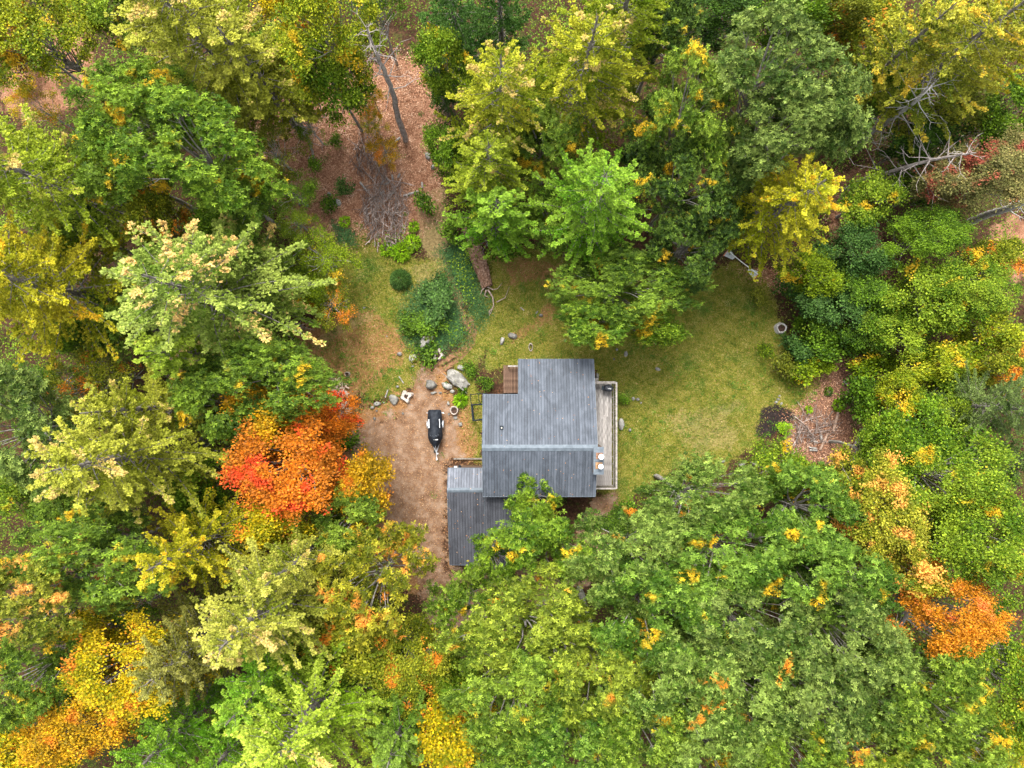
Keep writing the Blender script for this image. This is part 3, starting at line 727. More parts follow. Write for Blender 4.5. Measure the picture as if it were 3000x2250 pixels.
TREES = [
 # form, u, v, rx, ry, H, palette, label
 # --- upper left
 ('pineL', 410, 55, 190, 180, 21, 'p_olivecream', 'huge olive yellow pine spreading over the top edge left of the yellow maple'),
 ('pineS', 545, 150, 130, 120, 17, 'p_olivecream', 'pale olive pine whose plumes overhang the brown slope at the upper left'),
 ('mapL', 55, 70, 125, 115, 14, 'm_lemon', 'yellow green maple filling the top left corner beside the brown clearing'),
 ('mapS', 10, 60, 60, 70, 12, 'm_gold', 'golden orange maple cut by the left edge near the top corner'),
 ('mapS', 250, 25, 75, 60, 10, 'm_yg', 'low bright yellow green maple between top left clearing and huge olive pine'),
 ('mapL', 700, 60, 105, 110, 16, 'm_lemon', 'bright yellow green maple at the top edge left of the bare dead tree'),
 ('mapS', 715, 170, 65, 75, 12, 'm_yg', 'lower green part-yellow maple hanging above the brown slope beside dead tree'),
 ('mapS', 640, 20, 70, 60, 14, 'm_yellow', 'golden yellow maple on the top edge between olive pine and green maple'),
 ('thin', 815, 20, 60, 50, 12, 'm_green', 'small dark green leafy tree at the top edge above the bare dead tree'),
 ('oakL', 280, 232, 128, 105, 16, 'o_bright', 'green oak just right of the top left clearing'),
 ('oakL', 410, 330, 160, 120, 17, 'o_bright', 'broad bright green oak between the big left pine and the brown slope'),
 ('oakS', 500, 420, 85, 80, 13, 'o_green', 'small green oak on the lower right flank of the broad bright oak'),
 ('oakS', 250, 360, 95, 80, 14, 'o_green', 'green oak wedged above the big left pine and left of orange maple'),
 ('thin', 85, 235, 48, 36, 7, 'm_yellow', 'low golden and pink bush maple under the top left clearing'),
 ('mapS', 330, 480, 50, 65, 11, 'm_mixed', 'small orange and green maple between the left pine and tan tipped pine'),
 ('thin', 560, 220, 50, 50, 8, 'm_dark', 'dark understory tree in the shade right of the olive plumes'),
 ('thin', 590, 330, 55, 60, 8, 's_olive', 'dim green understory tree at the left rim of the brown slope'),
 # --- left
 ('pineL', 75, 385, 185, 165, 21, 'p_olive', 'big olive green pine on the left edge above the golden pine'),
 ('pineL', 60, 610, 190, 180, 20, 'p_gold', 'big golden pine on the left edge'),
 ('pineL', 430, 630, 235, 185, 21, 'p_tan', 'large grey green pine with many tan tips left of the yard'),
 ('pineS', 490, 560, 105, 110, 17, 'p_tan', 'smaller light green pine behind the upper right of the tan tipped pine'),
 ('pineS', 400, 765, 120, 85, 15, 'p_limebright', 'light green pine skirt below the tan tipped pine'),
 ('pineL', 255, 990, 205, 165, 20, 'p_olivecream', 'olive pine with pinkish tips at middle left'),
 ('pineS', 290, 885, 95, 95, 18, 'p_olivecream', 'slim olive pine just above the middle left olive pine'),
 ('oakL', 570, 820, 150, 95, 14, 'o_green', 'dark green oak between tan tipped pine and red maple'),
 ('oakS', 470, 870, 90, 90, 12, 'o_green', 'green oak left of the red maple with one orange sprig'),
 ('oakL', 25, 930, 115, 130, 14, 'o_gray', 'bluish green oak on the left edge at mid height'),
 ('thin', 95, 825, 75, 50, 8, 's_green', 'low green tree under the golden pine on left edge'),
 ('thin', 250, 815, 80, 60, 8, 'm_mixed', 'spindly orange flecked sapling over the dark gap left of tan pine'),
 ('thin', 170, 850, 60, 70, 9, 'm_mixed', 'thin yellow orange sapling with pale stem at the left'),
 ('mapS', 40, 1060, 90, 50, 9, 'm_yg', 'yellow green low maple on the left edge below bluish oak'),
 ('mapL', 625, 1005, 140, 110, 13, 'm_red', 'vivid red orange maple left of the driveway'),
 ('mapS', 595, 900, 85, 65, 12, 'm_gold', 'golden orange crown on the upper side of the red maple'),
 ('mapS', 715, 890, 55, 45, 9, 'm_red', 'small orange red maple leaning over the firewood heap'),
 ('mapS', 590, 1130, 80, 60, 11, 'm_yellow', 'bright yellow maple under the red maple'),
 ('mapS', 772, 1050, 64, 75, 9, 'm_gold', 'yellow orange maple reaching over the left side of driveway'),
 ('oakS', 745, 1125, 85, 65, 10, 'o_ygreen', 'green oak at the left border of the driveway below golden maple'),
 # --- lower left
 ('oakL', 190, 1210, 175, 110, 15, 'o_green', 'deep green oak with few yellow sprigs at lower left'),
 ('oakL', 60, 1300, 125, 110, 16, 'o_turn', 'olive oak with peach and orange patches on the left edge'),
 ('oakL', 60, 1455, 110, 110, 14, 'o_green', 'dull green oak on left edge below the peach flecked oak'),
 ('pineL', 410, 1185, 135, 115, 17, 'p_gold', 'mustard coloured pine left of the bright yellow maple'),
 ('pineL', 565, 1320, 180, 160, 20, 'p_pale', 'pale yellow green pine with cream tips below the bright yellow maple'),
 ('pineS', 640, 1210, 90, 80, 18, 'p_pale', 'pale green pine between the bright yellow maple and the yellow green oak'),
 ('pineL', 405, 1405, 130, 125, 17, 'p_drab', 'drab grey green pine between yellow maples and pale pine'),
 ('mapL', 290, 1440, 145, 100, 14, 'm_yellow', 'golden yellow maple at lower left beside the drab pine'),
 ('mapL', 190, 1545, 130, 90, 13, 'm_gold', 'amber maple at lower left under the golden yellow maple'),
 ('mapS', 85, 1635, 105, 60, 12, 'm_yellow', 'yellow maple in the bottom left corner'),
 ('mapS', 205, 1370, 70, 50, 11, 'm_yellow', 'topmost small golden maple in the lower left yellow group'),
 ('pineS', 15, 1610, 70, 80, 14, 'p_olive', 'olive pine cut by the bottom left corner'),
 ('pineL', 350, 1610, 120, 105, 18, 'p_lime', 'green pine on the bottom edge left of the big lime pine'),
 ('pineL', 655, 1560, 205, 165, 20, 'p_limebright', 'big bright lime pine on the bottom edge'),
 ('pineS', 560, 1480, 100, 90, 17, 'p_lime', 'lime pine behind the upper left of the big bright lime pine'),
 ('pineS', 865, 1570, 95, 110, 16, 'p_green', 'dusky green pine right of the big bright lime pine'),
 ('pineS', 830, 1655, 90, 60, 16, 'p_olive', 'olive pine tip on the bottom edge right of big lime pine'),
 ('pineS', 480, 1640, 90, 70, 17, 'p_lime', 'lime green pine on the bottom edge under the big lime pine'),
 # --- bottom middle
 ('oakO', 812, 1262, 125, 115, 14, 'o_bronze', 'yellow green oak with orange sprays left of the lower driveway'),
 ('mapS', 750, 1390, 100, 70, 10, 'm_mixed', 'twiggy green and orange maple below the bronze oak'),
 ('mapL', 880, 1430, 95, 90, 11, 'm_mixed', 'yellow and rust maple over the end of the driveway'),
 ('mapS', 985, 1590, 80, 85, 12, 'm_yellow', 'bright yellow maple on the bottom edge right of the dusky pine'),
 ('mapS', 1000, 1500, 70, 60, 9, 'm_yg', 'yellow green maple above the bottom edge yellow maple'),
 ('oakO', 1165, 1165, 112, 95, 11, 'o_bright', 'fresh green oak overhanging the garage roof'),
 ('oakO', 1062, 1215, 58, 52, 10, 'o_bright', 'small green oak over the lower left corner of the garage'),
 ('oakO', 1150, 1080, 55, 52, 9, 'o_bright', 'green oak top reaching onto the lower slope of the main roof'),
 ('oakO', 1010, 1315, 85, 75, 12, 'o_ygreen', 'light green oak over the lower driveway'),
 ('oakL', 1130, 1370, 150, 115, 15, 'o_yg', 'yellow green oak below the garage left of the mossy trunk'),
 ('oakL', 1105, 1500, 135, 110, 16, 'o_ygreen', 'green gold oak above the bottom edge near the middle'),
 ('oakL', 1230, 1590, 140, 105, 16, 'o_mid', 'mid green oak on the bottom edge with rust coloured sprigs'),
 ('oakS', 1100, 1625, 90, 70, 14, 'o_green', 'green oak on the bottom edge right of the yellow maple'),
 ('oakL', 1290, 1470, 130, 110, 16, 'o_yg', 'yellow green oak above the rust sprigged oak'),
 # --- lower right oaks
 ('oakL', 1500, 1080, 140, 90, 14, 'o_sage', 'sage green oak at the lower edge of the lawn'),
 ('oakL', 1370, 1210, 130, 115, 14, 'o_sage', 'pale green oak right of the path behind the garage'),
 ('oakL', 1570, 1200, 150, 115, 15, 'o_mid', 'wide green oak below the lawn edge oak'),
 ('oakL', 1420, 1340, 145, 110, 16, 'o_mid', 'green oak right of the mossy trunk'),
 ('oakL', 1600, 1350, 150, 120, 16, 'o_gray', 'grey green oak in the middle of the lower right wood'),
 ('oakL', 1750, 1110, 120, 100, 14, 'o_mid', 'green oak left of the peach tipped maple'),
 ('oakL', 1770, 1250, 140, 110, 16, 'o_mid', 'green oak below the peach tipped maple'),
 ('oakL', 1820, 1370, 130, 110, 17, 'o_gray', 'blue grey oak touching the left side of the orange maple'),
 ('oakL', 1440, 1480, 135, 115, 17, 'o_sage', 'sage oak in the lower right wood above the rooftop glimpse'),
 ('oakL', 1590, 1500, 140, 120, 17, 'o_sage', 'silvery green oak in the lower right wood centre'),
 ('oakL', 1730, 1500, 130, 115, 17, 'o_gray', 'grey green oak in the lower right wood beneath blue grey oak'),
 ('oakL', 1380, 1600, 120, 100, 17, 'o_ygreen', 'yellowish oak on the bottom edge right of the rust sprigged oak'),
 ('oakL', 1530, 1620, 130, 90, 17, 'o_sage', 'sage green oak on the bottom edge'),
 ('oakL', 1690, 1620, 125, 95, 17, 'o_green', 'green oak on the bottom edge with yellow sprigs'),
 ('oakL', 1870, 1490, 125, 110, 16, 'o_sage', 'light sage oak below the orange maple'),
 ('oakL', 1850, 1610, 135, 95, 16, 'o_yg', 'yellow green oak on the bottom edge below the light sage oak'),
 ('oakL', 2000, 1510, 130, 110, 17, 'o_ygreen', 'bright green oak under the right half of the orange maple'),
 ('oakL', 2030, 1620, 130, 90, 17, 'o_ygreen', 'bright green oak on the bottom edge near the right corner'),
 ('mapL', 2160, 1450, 110, 130, 14, 'm_yg', 'green yellow maple on the right edge right of the orange maple'),
 ('mapL', 2170, 1610, 100, 90, 13, 'm_lemon', 'yellow green maple in the bottom right corner'),
 ('mapL', 2045, 1325, 112, 82, 15, 'm_orange', 'bright orange maple at the lower right'),
 ('mapL', 1895, 1110, 105, 110, 14, 'm_peach', 'green maple with peach and orange tips above the orange maple'),
 ('mapS', 1945, 1225, 70, 60, 14, 'm_peach', 'small peach tinged maple directly above the orange maple'),
 ('mapL', 2050, 1030, 130, 95, 14, 'm_yg', 'yellow green maple left of the blue green pine'),
 ('mapL', 2110, 1160, 130, 100, 15, 'm_yg', 'layered yellow green maple on the right edge above the orange maple'),
 ('mapS', 1985, 945, 75, 78, 10, 'm_green', 'open light green maple with pale stems right of the wood chips'),
 ('mapS', 1905, 975, 45, 75, 10, 'm_yg', 'slim light green maple leaning beside the wood chip patch'),
 ('mapS', 1700, 1025, 64, 62, 9, 'm_yg', 'light green young maple with white stems below the burnt patch'),
 ('mapS', 1800, 1062, 80, 55, 10, 'm_mixed', 'green and yellow maple below the wood chip patch'),
 ('pineL', 2160, 880, 95, 90, 15, 'p_blue', 'blue green pine on the right edge'),
 ('pineS', 2190, 1000, 60, 60, 15, 'p_blue', 'small blue green pine on right edge under the larger one'),
 # --- right side thicket
 ('mapL', 2100, 620, 115, 75, 9, 'm_yg', 'yellow green maple thicket on the right edge'),
 ('mapS', 2125, 700, 80, 60, 8, 'm_lemon', 'bright yellow small maple near the right edge'),
 ('mapS', 2000, 640, 85, 75, 8, 'm_yg', 'green yellow young maple in the right thicket'),
 ('mapS', 2040, 790, 95, 60, 7, 'm_lemon', 'lemon coloured young maple above the blue green pine'),
 ('mapS', 1945, 720, 75, 55, 6, 'm_yg', 'yellowish young maple at the centre of the right thicket'),
 ('mapS', 1945, 870, 60, 60, 7, 'm_lemon', 'yellow sapling clump right of the leaf path'),
 ('mapS', 2040, 880, 70, 60, 8, 'm_yg', 'yellow green young maple left of blue green pine'),
 ('mapL', 2010, 510, 95, 65, 9, 'm_green', 'fresh green maple below the reddish tree'),
 ('mapS', 2140, 560, 75, 50, 8, 'm_mixed', 'olive yellow maple on the right edge under the snapped trunk'),
 ('mapS', 2180, 800, 60, 60, 9, 'm_mixed', 'green maple with orange leaves on the right edge above the blue green pine'),
 ('mapS', 1885, 430, 70, 65, 7, 'm_yg', 'yellow green young maple under the curved grey trunk'),
 ('mapS', 1850, 540, 70, 55, 7, 's_blue', 'soft blue green young tree right of the lime yellow pine', ),
 ('mapS', 1760, 590, 60, 45, 6, 's_yg', 'yellow green young tree at the foot of the lime yellow pine'),
 ('mapS', 1870, 630, 70, 60, 6, 's_green', 'green young tree in the left part of the right thicket'),
 ('mapS', 1818, 655, 66, 58, 5, 's_blue', 'blue green bushy tree beside the stone fire ring'),
 ('mapS', 1890, 700, 65, 60, 5, 's_green', 'green bushy tree above the leaf path'),
 ('shrub', 1725, 640, 46, 42, 3, 's_blue', 'dark blue green shrub at the lawn edge above the fire ring'),
 ('shrub', 1758, 712, 38, 36, 3, 's_green', 'green shrub just right of the fire ring'),
 ('shrub', 1718, 755, 31, 30, 2.2, 's_blue', 'round blue green shrub directly below the fire ring'),
 ('shrub', 1800, 745, 50, 35, 3, 's_green', 'green shrub at the start of the leaf path'),
 ('bush', 1722, 800, 26, 24, 1.6, 's_yg', 'little yellow green bush on the lawn below the round shrub'),
 ('bush', 1690, 795, 26, 20, 1.6, 's_olive', 'brownish olive bush at the lawn edge'),
 ('shrub', 1850, 860, 40, 45, 4, 's_green', 'deep green shrub right of the wood chip patch'),
 ('shrub', 1880, 785, 45, 28, 3, 's_yg', 'yellow shrub at the right end of the leaf path'),
 # --- upper right
 ('oakL', 1670, 155, 150, 125, 18, 'o_gray', 'large grey green oak at the upper right'),
 ('oakL', 1700, 270, 130, 95, 17, 'o_gray', 'grey green oak below the large grey green oak'),
 ('oakS', 1815, 240, 70, 95, 16, 'o_gray', 'slim grey green oak beside the big grey trunk'),
 ('oakL', 1490, 235, 95, 120, 16, 'o_ygreen', 'yellow flecked green oak between yellow pines and grey oak'),
 ('oakL', 1475, 410, 95, 110, 14, 'o_dark', 'dark green oak right of the lime pine'),
 ('oakL', 1500, 525, 95, 85, 12, 'o_dark', 'dark star leaved oak at the upper edge of the lawn'),
 ('oakL', 1345, 620, 145, 85, 10, 'o_green', 'green oak overhanging the lawn above the house'),
 ('oakS', 1290, 690, 85, 55, 9, 'o_bright', 'bright green oak branch nearest the main roof'),
 ('mapS', 1405, 700, 70, 40, 8, 'm_yg', 'yellow green low maple under the oak above the house'),
 ('pineL', 1705, 440, 130, 130, 17, 'p_yellow', 'lime yellow pine right of the lawn top'),
 ('pineL', 2070, 110, 165, 145, 20, 'p_yellowblue', 'yellow and blue green pine in the top right'),
 ('pineL', 2185, 60, 110, 130, 21, 'p_yellow', 'bright yellow pine in the top right corner'),
 ('pineS', 1945, 110, 95, 85, 18, 'p_yellowblue', 'blue green pine with yellow top left of the top right pines'),
 ('mapL', 2130, 370, 115, 80, 11, 'm_redgray', 'sparse reddish grey maple at the right edge'),
 ('mapS', 2050, 390, 75, 50, 9, 'm_redgray', 'smaller dull red maple left of the sparse reddish maple'),
 ('mapS', 1990, 300, 90, 50, 8, 'm_dark', 'dark green young tree under the fallen looking branches at right'),
 ('mapS', 1870, 60, 80, 60, 10, 'm_mixed', 'thin green orange maple between the grey oak and the yellow pines'),
 ('mapL', 1560, 30, 110, 65, 10, 'm_dark', 'shaded dark green tree on the top edge right of the yellow pines'),
 ('mapS', 1700, 30, 80, 45, 11, 'm_green', 'green maple on the top edge above the grey green oak'),
 ('mapS', 1790, 20, 80, 40, 11, 's_olive', 'olive tree with bare limbs on the top edge'),
 # --- upper middle
 ('fir', 985, 60, 115, 110, 17, 'hemlock', 'feathery dark green hemlock on the top edge'),
 ('fir', 1080, 20, 95, 80, 18, 'hemlock', 'deep green hemlock on the top edge behind the first one'),
 ('fir', 950, 175, 48, 65, 11, 'hemlock', 'small hemlock below the feathery one beside the brown slope'),
 ('pineL', 1085, 215, 142, 128, 19, 'p_goldtop', 'yellow cream pine above the rotten log'),
 ('pineL', 1265, 150, 155, 135, 20, 'p_goldtop', 'golden yellow pine left of the flecked green oak'),
 ('pineL', 1345, 40, 155, 110, 21, 'p_olive', 'olive yellow pine on the top edge above the golden pine'),
 ('mapS', 960, 130, 60, 55, 13, 'm_yg', 'yellow green maple between the hemlock and yellow cream pine'),
 ('pineL', 1060, 360, 115, 95, 15, 'p_olive', 'olive pine below the yellow cream pine'),
 ('pineL', 1285, 430, 140, 150, 18, 'p_lime', 'big lime green pine above the lawn'),
 ('pineS', 1075, 460, 105, 80, 12, 'p_lime', 'soft green pine over the top end of the rotten log'),
 ('mapS', 965, 325, 40, 55, 8, 'm_green', 'green maple fringe on the left side of the yellow cream pine'),
 ('mapS', 1060, 420, 50, 40, 5, 'm_lemon', 'low yellow leaved maple under the soft green pine'),
 # --- around the yard
 ('thin', 700, 560, 66, 58, 5, 's_yg', 'yellow green bush maple right of the tan tipped pine'),
 ('thin', 712, 655, 60, 50, 4, 'm_mixed', 'yellow flecked bush at the left edge of the yard'),
 ('mapS', 640, 620, 50, 50, 5, 's_yg', 'yellow green bush pressed against the tan tipped pine'),
 ('thin', 635, 420, 50, 50, 5, 'm_green', 'young green maple at the left side of the brown slope'),
 ('thin', 640, 480, 45, 40, 4, 'm_yg', 'yellowish young maple below the green one on brown slope'),
 ('thin', 665, 270, 28, 40, 6, 'm_yg', 'thin leaning green sapling on the brown slope'),
 ('thin', 805, 262, 34, 26, 5, 'm_yellow', 'small yellow sapling beside the dead tree'),
 ('thin', 800, 200, 26, 34, 6, 'm_gold', 'orange leaved sapling left of the dead trunk'),
 ('thin', 830, 325, 38, 32, 4, 'm_gold', 'sparse orange sapling above the brush pile'),
 ('bush', 915, 440, 18, 26, 1.5, 's_green', 'low green bush right of the brush pile'),
 ('bush', 975, 505, 24, 22, 1.5, 's_green', 'green bush left of the top end of the rotten log'),
 ('bush', 1085, 540, 22, 26, 1.6, 's_green', 'green bush right of the rotten log'),
 ('bush', 745, 410, 18, 14, 1.0, 's_blue', 'small dark shrub beside the grey rock on the brown slope'),
 ('bush', 710, 440, 16, 18, 1.0, 's_green', 'small green shrub left of the grey rock on brown slope'),
 ('bush', 683, 360, 14, 14, .9, 's_green', 'tiny round bush on the upper brown slope'),
 ('bush', 730, 305, 14, 12, .9, 's_green', 'tiny green bush at the top of brown slope'),
 ('shrub', 910, 700, 40, 28, 1.2, 's_green', 'dark leafy bush at the left of the wheel tracks'),
 ('shrub', 945, 655, 45, 40, 1.3, 's_blue', 'dark blue green bush below the round spruce'),
 ('bush', 925, 765, 30, 22, .8, 's_green', 'low green weeds around the split boulder'),
 ('bush', 1050, 825, 14, 14, .8, 's_green', 'small dark shrub right of the biggest boulder'),
 ('bush', 1015, 800, 16, 14, .7, 's_green', 'green weed clump above right of the biggest boulder'),
 ('bush', 1348, 864, 14, 9, .6, 's_green', 'low weeds round two small stones right of the deck'),
 ('bush', 1215, 1060, 20, 14, 1.2, 's_green', 'shrub peeping out under the lower eave of the main roof'),
 ('bush', 1350, 1105, 26, 18, 1.2, 's_green', 'green shrub at the lower left corner of the lawn oak'),
 ('bush', 1690, 925, 16, 10, .5, 's_bright', 'bright weed clump on the burnt patch'),
 ('bush', 745, 955, 30, 18, 1.0, 's_green', 'low green bush between firewood heap and driveway'),
 ('shrub', 1820, 600, 40, 35, 4, 's_yg', 'yellow green shrub deep in the right thicket'),
 ('shrub', 1990, 420, 45, 30, 4, 's_green', 'green shrub under the reddish trees'),
 ('bush', 60, 190, 20, 16, 1.2, 's_yg', 'little bush in the top left clearing'),
 ('bush', 130, 165, 22, 18, 1.5, 's_yg', 'yellow green bush at the right of the top left clearing'),
 ('oakS', 150, 500, 80, 60, 10, 'o_green', 'shaded green oak between the two big left pines'),
 ('oakS', 255, 700, 70, 60, 9, 'o_green', 'shaded green oak right of the golden left pine'),
 ('mapS', 470, 480, 60, 45, 8, 'm_green', 'green maple above the tan tipped pine'),
 ('mapS', 160, 730, 70, 45, 7, 'm_green', 'green low maple under the golden left pine'),
 ('mapS', 420, 1060, 70, 60, 9, 'm_green', 'green maple in the shade between olive pine and red maple'),
 ('oakS', 150, 1090, 80, 60, 10, 'o_green', 'green oak under the lower edge of the middle left olive pine'),
 ('mapS', 570, 120, 60, 60, 9, 'm_green', 'green maple at the top behind the pale olive pine'),
 ('oakS', 1180, 300, 80, 80, 12, 'o_ygreen', 'green oak in the gap between the two yellow pines'),
 ('oakS', 1190, 480, 60, 60, 9, 'o_green', 'green oak in the shade left of the lime pine'),
 ('oakS', 1390, 290, 60, 70, 12, 'o_dark', 'dark oak between the golden pine and the lime pine'),
 ('oakS', 1440, 60, 80, 70, 13, 'o_dark', 'dark oak on the top edge between yellow pine and grey oak'),
 ('oakS', 1590, 330, 60, 90, 11, 'o_gray', 'grey green oak in the gap left of the lime yellow pine'),
 ('oakS', 1590, 420, 50, 70, 9, 'o_dark', 'dark oak under the left side of the lime yellow pine'),
 ('mapS', 1900, 190, 90, 55, 9, 'm_green', 'green maple beneath the pale broken limbs at upper right'),
 ('mapS', 2040, 250, 90, 50, 9, 's_olive', 'olive maple below the top right pines'),
 ('mapS', 2180, 240, 70, 60, 10, 'm_green', 'green maple on the right edge below the top right pines'),
 ('thin', 1960, 360, 60, 45, 6, 's_green', 'thin green tree at the bend of the curved grey tree'),
 ('bush', 60, 120, 26, 24, 2, 's_olive', 'olive bush in the shade of the top left corner maple'),
 ('shrub', 1760, 790, 34, 22, 2, 's_yg', 'yellow green low shrub on the leaf path edge'),
 ('bush', 1640, 640, 20, 14, .8, 's_olive', 'small olive weed clump at the upper lawn edge'),
 ('bush', 1655, 760, 18, 14, .6, 's_yg', 'pale weed tuft left of the round blue green shrub'),
 ('mapS', 1350, 1130, 45, 35, 5, 's_green', 'dark green small tree at the left foot of the sage oaks'),
 ('thin', 300, 1290, 60, 50, 9, 'm_green', 'green young tree left of the drab pine'),
 ('mapS', 700, 1440, 70, 50, 9, 'm_green', 'green maple between pale pine and bronze oak'),
 ('mapS', 960, 1460, 50, 45, 9, 'm_yg', 'small yellow green maple over the buried end of the driveway'),
]
for t_ in TREES:
    tree(*t_)

# understory that reads as one mass
def under(x, y):
    op = np.zeros(x.shape)
    for r in ('lawn', 'dirt', 'litter', 'needle', 'straw', 'char'): op = np.maximum(op, region(r, x, y))
    hs = ((x > -6.5) & (x < 9.5) & (y < 3) & (y > -16)).astype(float)
    return np.clip(1 - op * 1.4 - hs, 0, 1) * (lump(x, y, .75, 4) > .22)
q = scatter(190000, under, (-46, 46, -35, 35))
n = len(q)
zc_ = 0.2 + 4.6 * lump(q[:, 0], q[:, 1], .8, 1) * rng.random(n) ** .5
C = np.stack([q[:, 0], q[:, 1], zc_], 1) + rng.normal(0, .12, (n, 3))
D = rng.normal(0, 1, (n, 3)) * (1, 1, .25)
v, qd, tt = blades(C, D, rng.uniform(.10, .2, n), rng.uniform(.08, .15, n), None, np.stack([rng.random(n) * .6, rng.random(n), lump(q[:, 0], q[:, 1], 1.6)], 1))
ug = np_mesh('undergrowth', v, qd, tt)
tag(link('undergrowth', ug, leaf_mat((.060, .13, .006), (.24, .34, .02))), 'shaded green undergrowth covering the forest floor between the trees', 'undergrowth', kind='stuff')
# ------------------------------------------------------------ house
def metal_roof(name, a, b, stain):
    t = NT(name)
    p = t.pos()
    r = t.rand()
    n = t.noise(t.map(p, (1, .35, 1)), 1.7, 5, .65, .6)
    n2 = t.noise(p, 9, 4, .7)
    c = t.mix(t.step(t.math('ADD', t.math('MULTIPLY', n, .84), t.math('MULTIPLY', r, .16)), .32, .68), a, b)
    c = t.mix(t.math('MULTIPLY', t.step(n2, .55, .75), .35), c, (.15, .165, .18))
    sp = t.step(t.noise(p, 1.6, 3, .6), .66, .74)
    c = t.mix(t.math('MULTIPLY', t.math('MULTIPLY', sp, t.step(n2, .5, .6)), .7), c, stain)
    rg = t.step(n2, .3, .7, .62, .8)
    return t.done(t.principled(c, rg, .25, 0, t.bump(n2, .15, .01)))
M_roof = metal_roof('weathered_roof_metal', (.052, .061, .076), (.100, .116, .142), (.15, .085, .06))
M_roof_g = metal_roof('dark_roof_metal', (.040, .043, .052), (.072, .076, .090), (.20, .14, .11))
M_cap = simple('ridge_cap_metal', (.085, .105, .125), (.13, .155, .18), 3, .7, .25)
M_under = simple('roof_underlay', (.010, .011, .013), (.02, .021, .024), 5, .9)
M_wall = simple('brown_siding', (.10, .065, .045), (.17, .115, .08), 8, .85, .2, stretch=(1, 1, 6))
M_trim = simple('grey_trim', (.20, .20, .20), (.28, .28, .28), 6, .7)
M_glass = NT('window_glass'); M_glass = M_glass.done(M_glass.principled((.03, .04, .05), .08, .6))
M_door = simple('dark_door_paint', (.07, .10, .12), (.09, .12, .14), 3, .5)
M_deck = simple('weathered_deck_wood', (.16, .147, .136), (.36, .338, .322), 5, .85, .15, stretch=(7, .5, 1), rnd=.55, bump=.3)
M_rail = simple('grey_rail_wood', (.19, .17, .15), (.36, .33, .30), 5, .85, .15, rnd=.3)
M_stoop = simple('brown_stoop_wood', (.060, .036, .024), (.16, .10, .07), 6, .85, .15, stretch=(6, .6, 1), rnd=.6, bump=.3)
M_black = simple('black_metal', (.008, .012, .018), (.018, .028, .036), 8, .7, .15)
M_white = simple('white_cap', (.70, .70, .68), (.82, .82, .80), 8, .5)
M_rustpipe = simple('rusty_flue', (.10, .05, .03), (.25, .14, .09), 9, .8)
M_rust = simple('rust_stain', (.20, .09, .03), (.34, .22, .12), 12, .8)
M_kerb = simple('old_concrete', (.12, .10, .08), (.24, .215, .185), 7, .9)
M_conc = simple('concrete', (.22, .21, .19), (.38, .36, .33), 7, .9)

house = empty('house', (2.1, -6.5, 0), 0, 'brown house with weathered slate blue metal roof in the middle of the clearing', 'house')
HO = Vector((2.1, -6.5, 0))
def hp(x, y, z): return (x - HO.x, y - HO.y, z - HO.z)

SL = .365; RZ = 7.2; RY = -4.75
XL, XM, XR = -2.20, .50, 6.35
def zmain(y): return RZ - abs(y - RY) * SL
def slab_mesh(name, x0, x1, y0, y1, zf, th=.14):
    bm = bmesh.new()
    vs = [bm.verts.new(hp(x, y, zf(y) - d)) for d in (0, th) for (x, y) in ((x0, y0), (x1, y0), (x1, y1), (x0, y1))]
    for f in ((3, 2, 1, 0), (4, 5, 6, 7), (0, 1, 5, 4), (1, 2, 6, 5), (2, 3, 7, 6), (3, 0, 4, 7)): bm.faces.new([vs[i] for i in f])
    return bm_done(bm, name)

def panels(roof, x0, x1, y0, y1, zf, mat, pitch=.213):
    y0, y1 = min(y0, y1), max(y0, y1)
    n = max(1, round((x1 - x0) / pitch)); w = (x1 - x0) / n
    za, zb = zf(y0), zf(y1); ln = math.hypot(y1 - y0, zb - za); tilt = math.atan2(zb - za, y1 - y0)
    bm = bmesh.new()
    bm_box(bm, -w / 2 + .029, w / 2 - .040, 0, ln, .012, .034)
    bm_box(bm, w / 2 - .034, w / 2 + .006, 0, ln, .004, .070)
    me = bm_done(bm, 'roof_panel'); me.materials.append(mat)
    for k in range(n):
        o = bpy.data.objects.new('roof_panel', me); col.objects.link(o); o.parent = roof
        o.location = hp(x0 + (k + .5) * w, y0, za + random.uniform(0, .005)); o.rotation_euler = (tilt, 0, 0)

def merge(name, boxes, mat, parent, bevel=0):
    bm = bmesh.new()
    for b in boxes: bm_box(bm, *b)
    return link(name, bm_done(bm, name, bevel), mat, parent)

YU1, YU2, YLo = 1.93, -.80, -8.60
bm = bmesh.new()
def add_slab(bm, x0, x1, y0, y1, zf, th=.16):
    vs = [bm.verts.new(hp(x, y, zf(y) - d)) for d in (0, th) for (x, y) in ((x0, y0), (x1, y0), (x1, y1), (x0, y1))]
    for f in ((3, 2, 1, 0), (4, 5, 6, 7), (0, 1, 5, 4), (1, 2, 6, 5), (2, 3, 7, 6), (3, 0, 4, 7)): bm.faces.new([vs[i] for i in f])
add_slab(bm, XM, XR, RY, YU1, zmain)
add_slab(bm, XL, XM, RY, YU2, zmain)
add_slab(bm, XL, XR, YLo, RY, zmain)
roof = link('roof', bm_done(bm, 'roof'), M_under, house)
roof['label'] = 'slate blue ribbed metal roof of the main house'
panels(roof, XM, XR, YU1, RY + .02, zmain, M_roof)
panels(roof, XL, XM, YU2, RY + .02, zmain, M_roof)
panels(roof, XL, XR, YLo, RY - .02, zmain, M_roof)
bm = bmesh.new()
for s_ in (1, -1):
    vs = [bm.verts.new(hp(x, y, z)) for x, y, z in ((XL - .02, RY, RZ + .105), (XR + .02, RY, RZ + .105), (XR + .02, RY + s_ * .24, zmain(RY + .24) + .085), (XL - .02, RY + s_ * .24, zmain(RY + .24) + .085))]
    bm.faces.new(vs)
bmesh.ops.remove_doubles(bm, verts=list(bm.verts), dist=.001)
